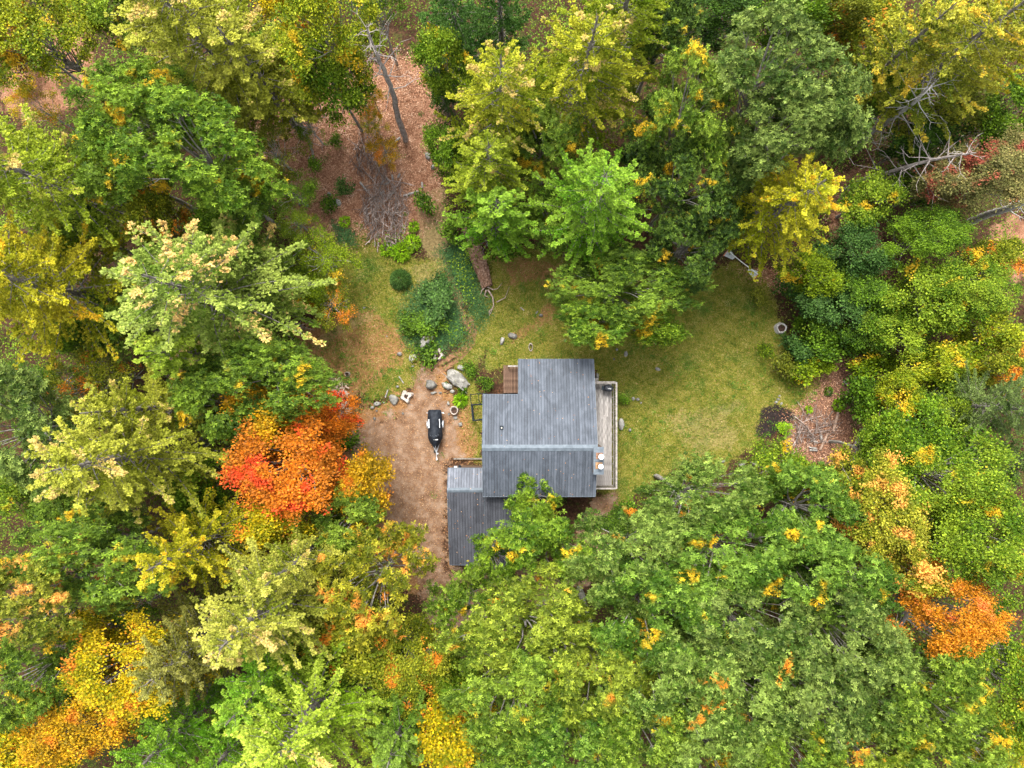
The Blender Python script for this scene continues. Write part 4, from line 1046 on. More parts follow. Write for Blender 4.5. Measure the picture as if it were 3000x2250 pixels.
me = bm_done(bm, 'ridge_cap'); rc = link('ridge_cap', me, M_cap, roof)
md = rc.modifiers.new('thick', 'SOLIDIFY'); md.thickness = .02
# eave and rake trim
bm = bmesh.new()
bm_box(bm, *[a for p in zip(hp(XM - .03, YU1, zmain(YU1) - .17), hp(XR + .03, YU1 + .03, zmain(YU1) + .05)) for a in p])
bm_box(bm, *[a for p in zip(hp(XL - .03, YU2, zmain(YU2) - .17), hp(XM - .031, YU2 + .03, zmain(YU2) + .05)) for a in p])
bm_box(bm, *[a for p in zip(hp(XL - .03, YLo - .03, zmain(YLo) - .17), hp(XR + .03, YLo, zmain(YLo) + .05)) for a in p])
def rake(bm, x, y0, y1, zf, w=.035):
    vs = [bm.verts.new(hp(xx, y, zf(y) + d)) for xx in (x, x + w) for (y, d) in ((y0, -.17), (y1, -.17), (y1, .075), (y0, .075))]
    for f in ((0, 1, 2, 3), (7, 6, 5, 4), (0, 4, 5, 1), (1, 5, 6, 2), (2, 6, 7, 3), (3, 7, 4, 0)): bm.faces.new([vs[i] for i in f])
rake(bm, XR + .002, RY, YU1 - .002, zmain); rake(bm, XM - .034, YU2 + .032, YU1 - .002, zmain); rake(bm, XL - .036, RY, YU2 - .002, zmain)
rake(bm, XL - .036, YLo + .002, RY - .002, zmain); rake(bm, XR + .002, YLo + .002, RY - .002, zmain)
link('fascia', bm_done(bm, 'fascia'), M_cap, roof)
# vent on the left slope
vx, vy = S(1470, 1252, 6.3)
bm = bmesh.new(); bm_box(bm, vx - HO.x - .13, vx - HO.x + .13, vy - HO.y - .15, vy - HO.y + .15, zmain(vy) + .03, zmain(vy) + .10)
ve = link('vent_flashing', bm_done(bm, 'vent_flashing'), M_black, roof)
bm = bmesh.new(); bm_cyl(bm, (vx - HO.x, vy - HO.y, zmain(vy) + .10), .07, .30, 14, .06)
link('vent_pipe', bm_done(bm, 'vent_pipe'), M_conc, roof)

# walls
def gable_walls(x0, x1, y0, y1, zf, name='wall'):
    bm = bmesh.new()
    ys = sorted([y0, y1] + ([RY] if y0 < RY < y1 and zf is zmain else []))
    for x in (x0, x1):
        vs = [bm.verts.new(hp(x, y, 0)) for y in (ys[0], ys[-1])] + [bm.verts.new(hp(x, y, zf(y) - .17)) for y in ys[::-1]]
        bm.faces.new(vs)
    for y in (ys[0], ys[-1]):
        bm.faces.new([bm.verts.new(hp(*c)) for c in ((x0, y, 0), (x1, y, 0), (x1, y, zf(y) - .17), (x0, y, zf(y) - .17))])
    bmesh.ops.remove_doubles(bm, verts=list(bm.verts), dist=.001)
    return link(name, bm_done(bm, name), M_wall, house)
gable_walls(XL + .35, XR - .42, YLo + .35, RY + 3.55, zmain)
gable_walls(XM + .35, XR - .42, RY + 3.552, YU1 - .35, zmain)
def window(x, y, z, w, h, face):
    """a framed window with two panes standing proud of the wall; face = '+x','-x','+y','-y'"""
    s = 1 if face[0] == '+' else -1
    o = empty('window', hp(x, y, z)); o.parent = house
    me_f = bmesh.new()
    for b in ((-w / 2, w / 2, h / 2 - .08, h / 2), (-w / 2, w / 2, -h / 2, -h / 2 + .08), (-w / 2, -w / 2 + .08, -h / 2 + .082, h / 2 - .082), (w / 2 - .08, w / 2, -h / 2 + .082, h / 2 - .082), (-.03, .03, -h / 2 + .082, h / 2 - .082)):
        bm_box(me_f, b[0], b[1], -.03, .05, b[2], b[3])
    link('frame', bm_done(me_f, 'frame'), M_trim, o)
    g = bmesh.new(); bm_box(g, -w / 2 + .04, w / 2 - .04, -.02, .01, -h / 2 + .04, h / 2 - .04)
    link('pane', bm_done(g, 'pane'), M_glass, o)
    o.rotation_euler = (0, 0, {'+y': 0, '-y': math.pi, '+x': -math.pi / 2, '-x': math.pi / 2}[face])
for y in (-.6, -3.2): window(XR - .42, y, 4.1, 1.3, 1.2, '+x')
window(2.4, YU1 - .35, 3.1, 1.6, 1.2, '+y'); window(4.6, YU1 - .35, 3.1, 1.2, 1.2, '+y'); window(-.9, RY + 3.55, 3.6, 1.0, 1.1, '+y')
window(XL + .35, -2.6, 3.9, 1.2, 1.2, '-x'); window(4.4, YLo + .35, 3.6, 1.4, 1.2, '-y')
bm = bmesh.new(); bm_box(bm, *[a for p in zip(hp(XR - .44, -2.45, 2.66), hp(XR - .38, -1.45, 4.75)) for a in p])
dr = link('door', bm_done(bm, 'door'), M_door, house)
bm = bmesh.new(); bm_cyl(bm, hp(XR - .38, -1.55, 3.65), .035, .06, 10, axis='X'); link('handle', bm_done(bm, 'handle'), M_trim, dr)

# chimney chase with two flues
CX0, CX1, CY0, CY1, CZT = 6.02, 6.78, -6.70, -4.64, 7.55
ch = merge('chimney', [(CX0 + .05 - HO.x, CX1 - .05 - HO.x, CY0 + .05 - HO.y, CY1 - .05 - HO.y, 0, CZT - .06)], M_wall, house)
ch['label'] = 'boxy chimney chase clad in pale blue metal with two round flue caps'
for k, (a, b) in enumerate(((0, .42), (.42, .60), (.60, .98), (.98, 1.22), (1.22, 1.62), (1.62, 1.84), (1.84, 2.06))):
    z = CZT - (.05 if k in (1, 2, 4) else 0)
    o = merge('cladding_panel', [(CX0 - HO.x, CX1 - HO.x, CY0 + a - HO.y + .006, CY0 + b - HO.y - .006, z - .06, z)], M_cap, ch)
fy = [(S(1761, 1338, 8.1), .20, M_rustpipe), (S(1759, 1366, 8.0), .185, M_rust)]
for (fx, fyy), r, mt in fy:
    bm = bmesh.new(); bm_box(bm, fx - .30 - HO.x, fx + .20 - HO.x, fyy - .24 - HO.y, fyy + .24 - HO.y, CZT - .045, CZT + .02)
    link('flashing', bm_done(bm, 'flashing'), mt, ch)
    bm = bmesh.new(); bm_cyl(bm, (fx - HO.x - .02, fyy - HO.y, CZT), r * .78, .62, 20)
    link('flue_pipe', bm_done(bm, 'flue_pipe'), M_rustpipe, ch)
    bm = bmesh.new(); bm_cyl(bm, (fx - HO.x, fyy - HO.y, CZT + .66), r, .05, 24); bm_cyl(bm, (fx - HO.x, fyy - HO.y, CZT + .71), r, .05, 24, r * .25)
    for a in range(4): bm_box(bm, fx - HO.x - .015 + .12 * math.cos(a * 1.57), fx - HO.x + .015 + .12 * math.cos(a * 1.57), fyy - HO.y - .01 + .12 * math.sin(a * 1.57), fyy - HO.y + .01 + .12 * math.sin(a * 1.57), CZT + .6, CZT + .66)
    link('flue_cap', bm_done(bm, 'flue_cap'), M_white, ch)

# garage wing
GX0, GX1 = -5.02, 1.60; GRY = -8.25; GZ = 4.9
def zg(y): return GZ - abs(y - GRY) * (.33 if y < GRY else .36)
GY0, GY1 = -14.62, -6.62
bm = bmesh.new()
add_slab(bm, GX0, GX1, GY0, GRY, zg); add_slab(bm, GX0, XL + .34, GRY, GY1, zg)
groof = link('roof', bm_done(bm, 'roof'), M_under, house)
groof['label'] = 'darker ribbed metal roof of the garage wing'
panels(groof, GX0, XL + .03, GY0, GRY - .02, zg, M_roof_g); panels(groof, XL + .06, GX1, GY0, GRY - .02, zg, M_roof_g)
M_roof_lit = metal_roof('lit_roof_metal', (.09, .10, .12), (.17, .185, .22), (.24, .21, .17))  # upper garage slope: its brighter light painted in as a paler metal
panels(groof, GX0, XL + .34, GY1, GRY + .02, zg, M_roof_lit)
bm = bmesh.new()
for s_ in (1, -1):
    zz = zg(GRY + s_ * .18) + .08
    bm.faces.new([bm.verts.new(hp(*c)) for c in ((GX0 - .03, GRY, GZ + .11), (XL + .34, GRY, GZ + .11), (XL + .34, GRY + s_ * .18, zz), (GX0 - .03, GRY + s_ * .18, zz))])
bmesh.ops.remove_doubles(bm, verts=list(bm.verts), dist=.001)
rc = link('ridge_cap', bm_done(bm, 'ridge_cap'), M_cap, groof); rc.modifiers.new('thick', 'SOLIDIFY').thickness = .02
bm = bmesh.new()
rake(bm, GX0 - .036, GY0 + .002, GRY - .002, zg); rake(bm, GX0 - .036, GRY, GY1 - .002, zg); rake(bm, GX1 + .002, GY0 + .002, YLo, zg); rake(bm, XL + .032, GY0 + .002, YLo - .10, zg, .026)
bm_box(bm, *[a for p in zip(hp(GX0 - .03, GY0 - .03, zg(GY0) - .17), hp(GX1 + .03, GY0, zg(GY0) + .05)) for a in p])
bm_box(bm, *[a for p in zip(hp(GX0 - .03, GY1, zg(GY1) - .17), hp(XL + .34, GY1 + .03, zg(GY1) + .05)) for a in p])
link('fascia', bm_done(bm, 'fascia'), M_cap, groof)
bm = bmesh.new()
x0, x1, y0, y1 = GX0 + .3, GX1 - .3, GY0 + .35, GY1 - .3
for x in (x0,):
    bm.faces.new([bm.verts.new(hp(*c)) for c in ((x, y0, 0), (x, y1, 0), (x, y1, zg(y1) - .17), (x, GRY, GZ - .17), (x, y0, zg(y0) - .17))])
bm.faces.new([bm.verts.new(hp(*c)) for c in ((x1, y0, 0), (x1, YLo + .35, 0), (x1, YLo + .35, zg(YLo + .35) - .17), (x1, y0, zg(y0) - .17))])
bm.faces.new([bm.verts.new(hp(*c)) for c in ((x0, y0, 0), (x1, y0, 0), (x1, y0, zg(y0) - .17), (x0, y0, zg(y0) - .17))])
bm.faces.new([bm.verts.new(hp(*c)) for c in ((x0, y1, 0), (XL + .35, y1, 0), (XL + .35, y1, zg(y1) - .17), (x0, y1, zg(y1) - .17))])
link('wall', bm_done(bm, 'wall'), M_wall, house)
for y in (-9.7, -12.3):
    bm = bmesh.new()
    for k in range(4): bm_box(bm, *[a for p in zip(hp(GX0 + .24, y - 1.1, .05 + k * .54), hp(GX0 + .30, y + 1.1, .57 + k * .54)) for a in p])
    link('garage_door', bm_done(bm, 'garage_door'), M_trim, house)
# concrete sill and lamp at the garage's upper wall
a = hp(-4.95, -6.40, 0); b = hp(-1.85, -6.28, .28)
merge('concrete_curb', [(a[0], b[0], a[1], b[1], 0, .18)], M_kerb, house)
lx, ly = S(1335, 1368, 3.4)
bm = bmesh.new(); bm_box(bm, lx - HO.x - .12, lx - HO.x + .12, ly - HO.y - .10, ly - HO.y + .06, 3.25, 3.45); bm_box(bm, lx - HO.x - .04, lx - HO.x + .04, ly - HO.y - .30, ly - HO.y - .10, 3.3, 3.38)
link('flood_lamp', bm_done(bm, 'flood_lamp'), M_white, house)
bm = bmesh.new(); bm_cyl(bm, (lx - HO.x + .30, ly - HO.y - .02, 3.0), .13, .34, 12, .10); bm_box(bm, lx - HO.x + .28, lx - HO.x + .32, ly - HO.y - .32, ly - HO.y - .12, 3.1, 3.16)
link('lantern', bm_done(bm, 'lantern'), M_black, house)

# leaves blown onto the roofs
rl = []
for k in range(110):
    if random.random() < .6: x, y = random.uniform(XL, XR), random.uniform(YLo, YU1); f = zmain
    else: x, y = random.uniform(GX0, XL), random.uniform(GY0, GY1); f = zg
    if f is zmain and x < XM and y > YU2: continue
    rl.append((x, y, f(y) + .085))
rl = np.array(rl); nrl = len(rl)
v_, q_, t_ = blades(rl, rng.normal(0, 1, (nrl, 3)) * (1, 1, .1), rng.uniform(.05, .12, nrl), rng.uniform(.04, .07, nrl), None, rng.random((nrl, 3)))
tag(link('roof_leaves', np_mesh('roof_leaves', v_, q_, t_), M_drive_leaf), 'rusty leaves blown onto the metal roofs', 'fallen leaves', kind='stuff')

# stoop at the upper left of the house
sx0, sy0 = S(1476, 1150, .5); sx1, sy1 = S(1530, 1070, .5)
stoop = empty('stoop', (sx0, sy0, 0), 0, 'low dark brown board stoop tucked into the upper left corner of the house', 'stoop')
w = (sx1 - sx0) / 11
bme = box_mesh('stoop_board', .006, w - .006, 0, sy1 - sy0, .42, .46)
for k in range(11): link('board', bme, M_stoop, stoop, (k * w, 0, random.uniform(0, .012)))
merge('frame', [(0, sx1 - sx0, -.04, 0, .1, .44), (-.04, 0, -.04, sy1 - sy0, .1, .44), (.05, .15, .2, .3, 0, .41), (.05, .15, sy1 - sy0 - .3, sy1 - sy0 - .2, 0, .41), (1.1, 1.2, sy1 - sy0 - .3, sy1 - sy0 - .2, 0, .41)], M_stoop, stoop)
merge('rail', [(.35, sx1 - sx0, sy1 - sy0 - .16, sy1 - sy0 - .02, 1.1, 1.15), (.36, .44, sy1 - sy0 - .13, sy1 - sy0 - .05, .47, 1.09)], M_rail, stoop)

# ------------------------------------------------------------ deck on the right
DZ = 2.6; DX0, DX1, DY0, DY1 = 5.95, 8.22, -8.22, .02
deck = empty('deck', (DX0, DY0, 0), 0, 'long weathered grey wooden deck along the right side of the house', 'deck')
bw = .1435; nb = int((DX1 - DX0) / bw)
lens = {}
for k in range(nb):
    cuts = sorted([0, DY1 - DY0] + [((k * 7 + j * 11) % 17) / 17 * .8 + 2.1 + 3.0 * j for j in range(2)])
    for a, b in zip(cuts[:-1], cuts[1:]):
        L_ = round(b - a, 2)
        if L_ not in lens: lens[L_] = box_mesh('board', .004, bw - .004, .003, L_ - .003, DZ - .038, DZ)
        link('board', lens[L_], M_deck, deck, (k * bw, a, random.uniform(-.003, .004)))
W_, H_ = DX1 - DX0, DY1 - DY0
merge('frame', [(0, W_, -.045, -.002, DZ - .24, DZ - .03), (0, W_, H_ + .002, H_ + .045, DZ - .24, DZ - .03), (W_ + .002, W_ + .045, -.045, H_ + .045, DZ - .24, DZ - .03)]
      + [(0, W_, y, y + .04, DZ - .22, DZ - .045) for y in np.arange(.5, H_, .6)], M_rail, deck)
pm = box_mesh('support_post', -.07, .07, -.07, .07, 0, DZ - .24)
for y in (.1, 2.8, 5.5, 8.1): link('support_post', pm, M_rail, deck, (W_ - .15, y, 0))
RH = DZ + 1.02
rp = box_mesh('rail_post', -.045, .045, -.045, .045, DZ - .25, RH + .04)
for y in (-.02, 1.65, 3.3, 4.95, 6.6, H_ + .0): link('rail_post', rp, M_rail, deck, (W_ + .095, y, 0))
link('rail_post', rp, M_rail, deck, (.55, -.09, 0)); link('rail_post', rp, M_rail, deck, (.55, H_ + .09, 0))
tr = merge('top_rail', [(W_ + .03, W_ + .17, -.13, H_ + .13, RH, RH + .035)], M_rail, deck)
merge('top_rail', [(.3, W_ + .028, -.17, -.05, RH + .001, RH + .036)], M_rail, deck)
merge('top_rail', [(.1, W_ + .028, H_ + .0, H_ + .20, RH + .001, RH + .036)], M_rail, deck)
bl = box_mesh('baluster', -.026, .026, -.026, .026, DZ - .15, RH)
for y in np.arange(.08, H_ - .04, .132): link('baluster', bl, M_rail, deck, (W_ + .068, float(y), 0))
for x in np.arange(.65, W_ - .02, .132): link('baluster', bl, M_rail, deck, (float(x), -.068, 0)); link('baluster', bl, M_rail, deck, (float(x), H_ + .068, 0))
merge('step', [(.55, 1.1, H_ + .22, H_ + .46, DZ - .30, DZ - .25)], M_rail, deck)

# grill on the deck
gx_, gy_ = S(1783, 1138, DZ + 1.0)
grill = empty('barbecue_grill', (gx_, gy_, DZ), math.radians(-6), 'black covered barbecue grill at the upper end of the deck', 'grill')
bm = bmesh.new()
rings = []
for z, sx, sy in ((.05, .34, .22), (.6, .36, .24), (.85, .36, .25), (1.0, .33, .21), (1.08, .24, .13)):
    rings.append([bm.verts.new((sx * math.copysign(abs(math.cos(a)) ** .55, math.cos(a)) , sy * math.copysign(abs(math.sin(a)) ** .55, math.sin(a)), z)) for a in np.linspace(0, 2 * math.pi, 20, endpoint=False)])
for a, b in zip(rings[:-1], rings[1:]):
    for k in range(20): bm.faces.new((a[k], a[(k + 1) % 20], b[(k + 1) % 20], b[k]))
bm.faces.new(rings[-1]); bm.faces.new(rings[0][::-1])
M_cover_b = simple('black_cover_cloth', (.010, .012, .017), (.028, .032, .040), 5, .65, .3, bump=.6)
link('cover', bm_done(bm, 'cover', 0, True), M_cover_b, grill)
merge('side_shelf', [(-.52, -.35, -.16, .16, .80, .84)], M_black, grill)
merge('handle', [(-.25, .25, .24, .27, .88, .91)], M_black, grill)
def print_word(parent, word, size, loc, rz, mat, name='logo'):
    cu = bpy.data.curves.new(name, 'FONT'); cu.body = word; cu.size = size; cu.extrude = .003; cu.align_x = 'CENTER'; cu.align_y = 'CENTER'
    tmp = bpy.data.objects.new(name, cu); col.objects.link(tmp)
    dg = bpy.context.evaluated_depsgraph_get(); me = bpy.data.meshes.new_from_object(tmp.evaluated_get(dg))
    bpy.data.objects.remove(tmp); me.materials.clear()
    return link(name, me, mat, parent, loc, (0, 0, rz))
print_word(grill, 'weber', .12, (.06, -.01, 1.087), 0, M_white)

# black metal pen against the left wall
pen = empty('metal_pen', (0, 0, 0), 0, 'open black metal frame pen standing against the left wall of the house', 'pen')
A = [S(1381, 1186, 1.5), S(1412, 1184, 1.5), S(1412, 1228, 1.5), S(1386, 1232, 1.5)]
B = [S(1377, 1156, 1.0), S(1412, 1152, 1.0), S(1412, 1184, 1.0), S(1381, 1186, 1.0)]
A[1] = (XL + .1, A[1][1]); A[2] = (XL + .1, A[2][1]); B[1] = (XL + .1, B[1][1]); B[2] = (XL + .1, B[2][1])
def bars(pts, z, r, close=True):
    return [(np.array([[*pts[k], z], [(pts[k][0] + pts[(k + 1) % len(pts)][0]) / 2, (pts[k][1] + pts[(k + 1) % len(pts)][1]) / 2, z], [*pts[(k + 1) % len(pts)], z]]), np.full(3, r)) for k in range(len(pts) if close else len(pts) - 1)]
def tube_obj(name, lines, mat, parent=None, sides=6, smooth=True):
    v, q = tubes(lines, sides); return link(name, np_mesh(name, v, q, None, smooth), mat, parent)
tube_obj('upper_frame', bars(A, 1.5, .06), M_black, pen); tube_obj('lower_frame', bars(B, 1.0, .03), M_black, pen)
m0 = ((B[0][0] + B[1][0]) / 2, (B[0][1] + B[1][1]) / 2); m1 = ((B[3][0] + B[2][0]) / 2, (B[3][1] + B[2][1]) / 2)
tube_obj('cross_bar', bars([m0, m1], 1.0, .02, False), M_black, pen)
for pt, z in ((A[0], 1.5), (A[3], 1.5), (B[0], 1.0)): tube_obj('post', [(np.array([[*pt, 0], [*pt, z / 2], [*pt, z]]), np.full(3, .035))], M_black, pen)
tube_obj('floor_rail', bars([A[0], A[3]], .1, .03, False), M_black, pen)

# ------------------------------------------------------------ trailer and covered watercraft
tx, ty = S(1275, 1262, .6)
TR = math.radians(1.5)
M_galv = simple('galvanised_steel', (.42, .45, .48), (.62, .65, .68), 6, .4, .5, .4)
M_tyre = simple('tyre_rubber', (.012, .012, .012), (.03, .03, .03), 6, .8)
M_tarp = simple('black_tarp', (.007, .009, .014), (.022, .027, .036), 4, .7, .2, bump=.5)
M_grey = simple('grey_strip', (.50, .52, .54), (.66, .67, .68), 6, .5)
tr_ = empty('boat_trailer', (tx, ty, 0), TR, 'small galvanised trailer under the covered watercraft on the driveway', 'trailer')
PXM = 1 / 35.0
def L2(u, v): return ((u - 1275) * PXM, -(v - 1262) * PXM)
tube_obj('frame', [(np.array([[-.42, 1.55, .42], [-.42, 0, .42], [-.38, -.9, .42], [-.02, -1.75, .42]]), np.full(4, .035)), (np.array([[.42, 1.55, .42], [.42, 0, .42], [.38, -.9, .42], [.06, -1.75, .42]]), np.full(4, .035)),
   (np.array([[-.7, 1.5, .42], [0, 1.5, .42], [.75, 1.5, .42]]), np.full(3, .03)), (np.array([[-.6, .5, .35], [0, .5, .35], [.6, .5, .35]]), np.full(3, .035))], M_galv, tr_)
tube_obj('tongue', [(np.array([[0, -1.3, .42], [.03, -1.8, .42], [.05, -2.3, .42]]), np.full(3, .035))], M_galv, tr_)
bm = bmesh.new(); bm_box(bm, -.01, .11, -2.5, -2.28, .38, .50); link('coupler', bm_done(bm, 'coupler', .02), M_white, tr_)
bm = bmesh.new(); bm_box(bm, .09, .2, -1.98, -1.88, .38, .62); link('winch_stand', bm_done(bm, 'winch_stand'), M_galv, tr_)
for s_ in (-1, 1):
    wv, wq = tubes([(np.array([[s_ * .62 - .07, .5, .26], [s_ * .62 - .075, .5, .26], [s_ * .62, .5, .26], [s_ * .62 + .075, .5, .26], [s_ * .62 + .07, .5, .26]]), np.array([.12, .25, .26, .25, .12]))], 20)
    wo = link('wheel', np_mesh('wheel', wv, wq, None, False), M_tyre, tr_)
    bm = bmesh.new(); bm_cyl(bm, (s_ * .62 - .06, .5, .26), .13, .12, 14, axis='X'); link('hub', bm_done(bm, 'hub'), M_galv, wo)
    bm = bmesh.new(); prev = None
    for k in range(9):
        a = math.pi * k / 8; y = .5 + .33 * math.cos(a); z = .26 + .34 * math.sin(a)
        cur = (bm.verts.new((s_ * .62 - .10, y, z)), bm.verts.new((s_ * .62 + .10, y, z)))
        if prev: bm.faces.new((prev[0], prev[1], cur[1], cur[0]))
        prev = cur
    fo = link('fender', bm_done(bm, 'fender', 0, True), M_galv, tr_); fo.modifiers.new('thick', 'SOLIDIFY').thickness = .015
tube_obj('jack_wheel', [(np.array([[-.14, -1.62, .25], [-.14, -1.75, .25], [-.14, -1.9, .25]]), np.array([.055, .07, .055]))], M_tyre, tr_, 12)
tube_obj('marker_bar', [(np.array([[.4, 1.45, .5], [.62, 1.45, .52], [.80, 1.42, .52]]), np.full(3, .02))], M_galv, tr_)

ws = empty('covered_watercraft', (tx, ty, .45), TR, 'personal watercraft under a fitted black cover on the small trailer', 'watercraft')
secs = [(1200, 1.0, 32, .12), (1202, 1.0, 38, .30), (1210, 1, 41, .42), (1222, 1, 42, .50), (1236, 1, 42, .60), (1250, 1, 42, .62), (1258, 1, 41, .60), (1266, 1, 43, .78), (1274, 1, 44, .92), (1282, 1, 42, .88), (1290, 1, 37, .66), (1298, 1, 29, .52), (1305, 1, 19, .42), (1310, 1, 10, .30), (1312.5, 1, 5, .15)]
bm = bmesh.new(); rg_ = []
N = 28
for v_, _, wd, ht in secs:
    y = -(v_ - 1262) * PXM; hw = wd * PXM / 2; r = []
    for k in range(N):
        a = 2 * math.pi * k / N; cx_, sx_ = math.cos(a), math.sin(a)
        if sx_ >= 0:
            x = hw * math.copysign(abs(cx_) ** .75, cx_); z = .22 + (ht - .1) * (1 - min(1, abs(x) / hw) ** 1.7) ** 1.0 + .1 * sx_
            z += .05 * math.exp(-((abs(x) - hw * .55) / .07) ** 2) * (1 if v_ < 1262 else 0) - .06 * math.exp(-(x / .08) ** 2) * (1 if v_ < 1215 else 0)
        else:
            x = hw * math.copysign(abs(cx_) ** .6, cx_); z = .22 + .26 * sx_
        r.append(bm.verts.new((x, y, z + random.uniform(-.008, .008))))
    rg_.append(r)
for a, b in zip(rg_[:-1], rg_[1:]):
    for k in range(N): bm.faces.new((a[k], a[(k + 1) % N], b[(k + 1) % N], b[k]))
bm.faces.new(rg_[0][::-1]); bm.faces.new(rg_[-1])
link('cover', bm_done(bm, 'cover', 0, True), M_tarp, ws)
for u_ in (1259.5, 1290.5):
    x, y = L2(u_ - 1, 1240); bm = bmesh.new(); bm_box(bm, x - .045, x + .045, y - .36, y + .36, .50, .56)
    link('white_strip', bm_done(bm, 'white_strip', .01), M_grey, ws)
x, y = L2(1280, 1286)
bm = bmesh.new(); bm_box(bm, x - .22, x + .16, y - .035, y + .035, .93, .945)
link('white_mark', bm_done(bm, 'white_mark', .004), M_white, ws)
tube_obj('handlebar_bulge', [(np.array([[-.36, .0, .70], [-.30, -.14, .84], [0, -.20, 1.06], [.30, -.14, .84], [.36, 0, .70]]) + (0, -.28, 0), np.array([.05, .09, .11, .09, .05]))], M_tarp, ws, 10)
tube_obj('seam', [(np.array([[-.33, -.28, .86], [-.30, -.44, .90], [-.15, -.35, 1.06], [.15, -.35, 1.06], [.32, -.44, .90], [.33, -.28, .86]]), np.full(6, .008))], simple('cover_piping', (.22, .24, .26), (.3, .32, .34), 5), ws, 5)
tube_obj('rear_ring', [(np.array([[.2 * math.cos(a), 1.45 + .1 * math.sin(a), .52] for a in np.linspace(0, 6.28, 14)]), np.full(14, .014))], M_rustpipe, ws, 5)
tube_obj('strap', [(np.array([[0.03, -1.2, .62], [0.04, -1.42, .48], [.05, -1.6, .2]]), np.full(3, .015))], M_grey, ws, 5)
# ------------------------------------------------------------ rocks and boulders
t = NT('granite')
p = t.pos(True)
n1 = t.noise(p, 2.2, 5, .65); n2 = t.noise(p, 9, 4, .7)
c = t.mix(t.step(n1, .35, .65), (.13, .125, .112), (.31, .30, .275))
c = t.mix(t.math('MULTIPLY', t.step(n2, .5, .62), .75), c, (.10, .095, .08))
c = t.mix(t.math('MULTIPLY', t.step(t.noise(p, 3.5, 3, .6), .58, .68), .45), c, (.30, .29, .15))
rr_ = t.math('ADD', t.math('MULTIPLY', t.rand(), .7), .75)
cc_ = t.node('ShaderNodeCombineColor')
for k in range(3): t.l.new(rr_, cc_.inputs[k])
c = t.mix(1.0, c, cc_.outputs[0], 'MULTIPLY')
M_rock = t.done(t.principled(c, .9, .2, 0, t.bump(n2, .6, .03)))
t = NT('mossy_granite')
p = t.pos(True); n1 = t.noise(p, 1.8, 4, .6)
M_moss = t.done(t.principled(t.mix(t.step(n1, .42, .55), (.34, .33, .31), (.13, .14, .012)), .95, .1))
def rock(u, v, lx, ly, h, rz, label, outline=None, mat=None, name='rock', cat='rock', group=None, seed=None):
    """u, v, lx, ly in the 3000 px view; h in metres"""
    x, y = S(u, v, h * .5); rn = random.Random(seed or (u * 31 + v))
    k = 1 / 35.0; bm = bmesh.new(); vs = []
    if outline:
        for a, b in outline:
            X, Y = (a - u) * k, -(b - v) * k
            for z, f in ((-.15, 1.0), (h * .45, 1.0), (h * rn.uniform(.75, 1.05), rn.uniform(.55, .8))):
                vs.append(bm.verts.new((X * f, Y * f, z)))
    else:
        for j in range(26):
            a = rn.uniform(0, 6.283); z = rn.uniform(-.3, 1.0); r = (1 - max(0, z) ** 2.2) ** .5 * rn.uniform(.8, 1.02)
            vs.append(bm.verts.new((math.cos(a) * r * lx * k / 2, math.sin(a) * r * ly * k / 2, z * h)))
    bmesh.ops.convex_hull(bm, input=vs)
    loose = [w for w in bm.verts if not w.link_faces]
    bmesh.ops.delete(bm, geom=loose, context='VERTS')
    bmesh.ops.bevel(bm, geom=list(bm.edges), offset=min(lx, ly) * k * .05, segments=1, affect='EDGES')
    bmesh.ops.triangulate(bm, faces=list(bm.faces))
    if lx > 12:
        bmesh.ops.subdivide_edges(bm, edges=[e for e in bm.edges if e.calc_length() > .18], cuts=1, use_grid_fill=False)
        for w in bm.verts: w.co += Vector((rn.uniform(-1, 1), rn.uniform(-1, 1), rn.uniform(-1, 1))) * .014 * min(2, lx * k)
    me = bm_done(bm, name)
    o = link(name, me, mat or M_rock, None, (x, y, -.02), (0, 0, math.radians(rz)))
    return tag(o, label, cat, group)
ZB = lambda l: [(1150 + a / 4.74, 1000 + b / 4.74) for a, b in l]
ZL = lambda l: [(850 + a / 3.32, 900 + b / 3.32) for a, b in l]
rock(1342, 1110, 66, 60, .55, 0, 'biggest grey boulder with slanting faces above the trailer', ZB([(765, 395), (830, 380), (900, 410), (965, 455), (1065, 590), (1060, 610), (1015, 668), (930, 655), (830, 600), (745, 510)]), name='boulder', cat='boulder')
rock(1263, 1127, 32, 30, .5, 0, 'squarish grey boulder left of the two long ones', ZB([(470, 535), (530, 535), (575, 560), (618, 605), (560, 665), (500, 668), (460, 640)]), name='boulder', cat='boulder')
rock(1309, 1131, 34, 24, .4, 0, 'oblong grey boulder touching the foot of the biggest boulder', ZB([(675, 575), (740, 562), (825, 605), (828, 655), (765, 675), (700, 635)]), name='boulder', cat='boulder')
rock(1349, 1078, 23, 20, .35, 0, 'tan grey stone above the biggest boulder', ZB([(895, 350), (920, 322), (980, 335), (998, 370), (990, 415), (940, 400), (893, 378)]))
rock(1325, 1147, 16, 14, .2, 20, 'small stone below the oblong boulder')
rock(1270, 1151, 22, 10, .12, 8, 'flat pale stone below the squarish boulder')
rock(1290, 1150, 12, 7, .1, 0, 'tiny pale stone right of the flat pale stone')
rock(1313, 1182, 11, 15, .25, 10, 'upright pale block above the round planter')
rock(1349, 1243, 16, 15, .25, 0, 'round grey stone right of the trailer wheel')
rock(1315, 1213, 8, 9, .15, 0, 'small pale stone at the lower left of the round planter')
rock(1334, 1224, 15, 12, .15, 0, 'tan stone just below the round planter')
rock(1361, 1178, 12, 9, .15, 0, 'tan stone right above the fern')
rock(1170, 1036, 17, 15, .25, 0, 'round whitish stone left of the mossy mound')
rock(1154, 1172, 30, 33, .30, 0, 'large flat pale slab left of the notched stump', ZL([(960, 870), (975, 850), (1010, 852), (1056, 890), (1040, 930), (1015, 958), (985, 940), (962, 905)]))
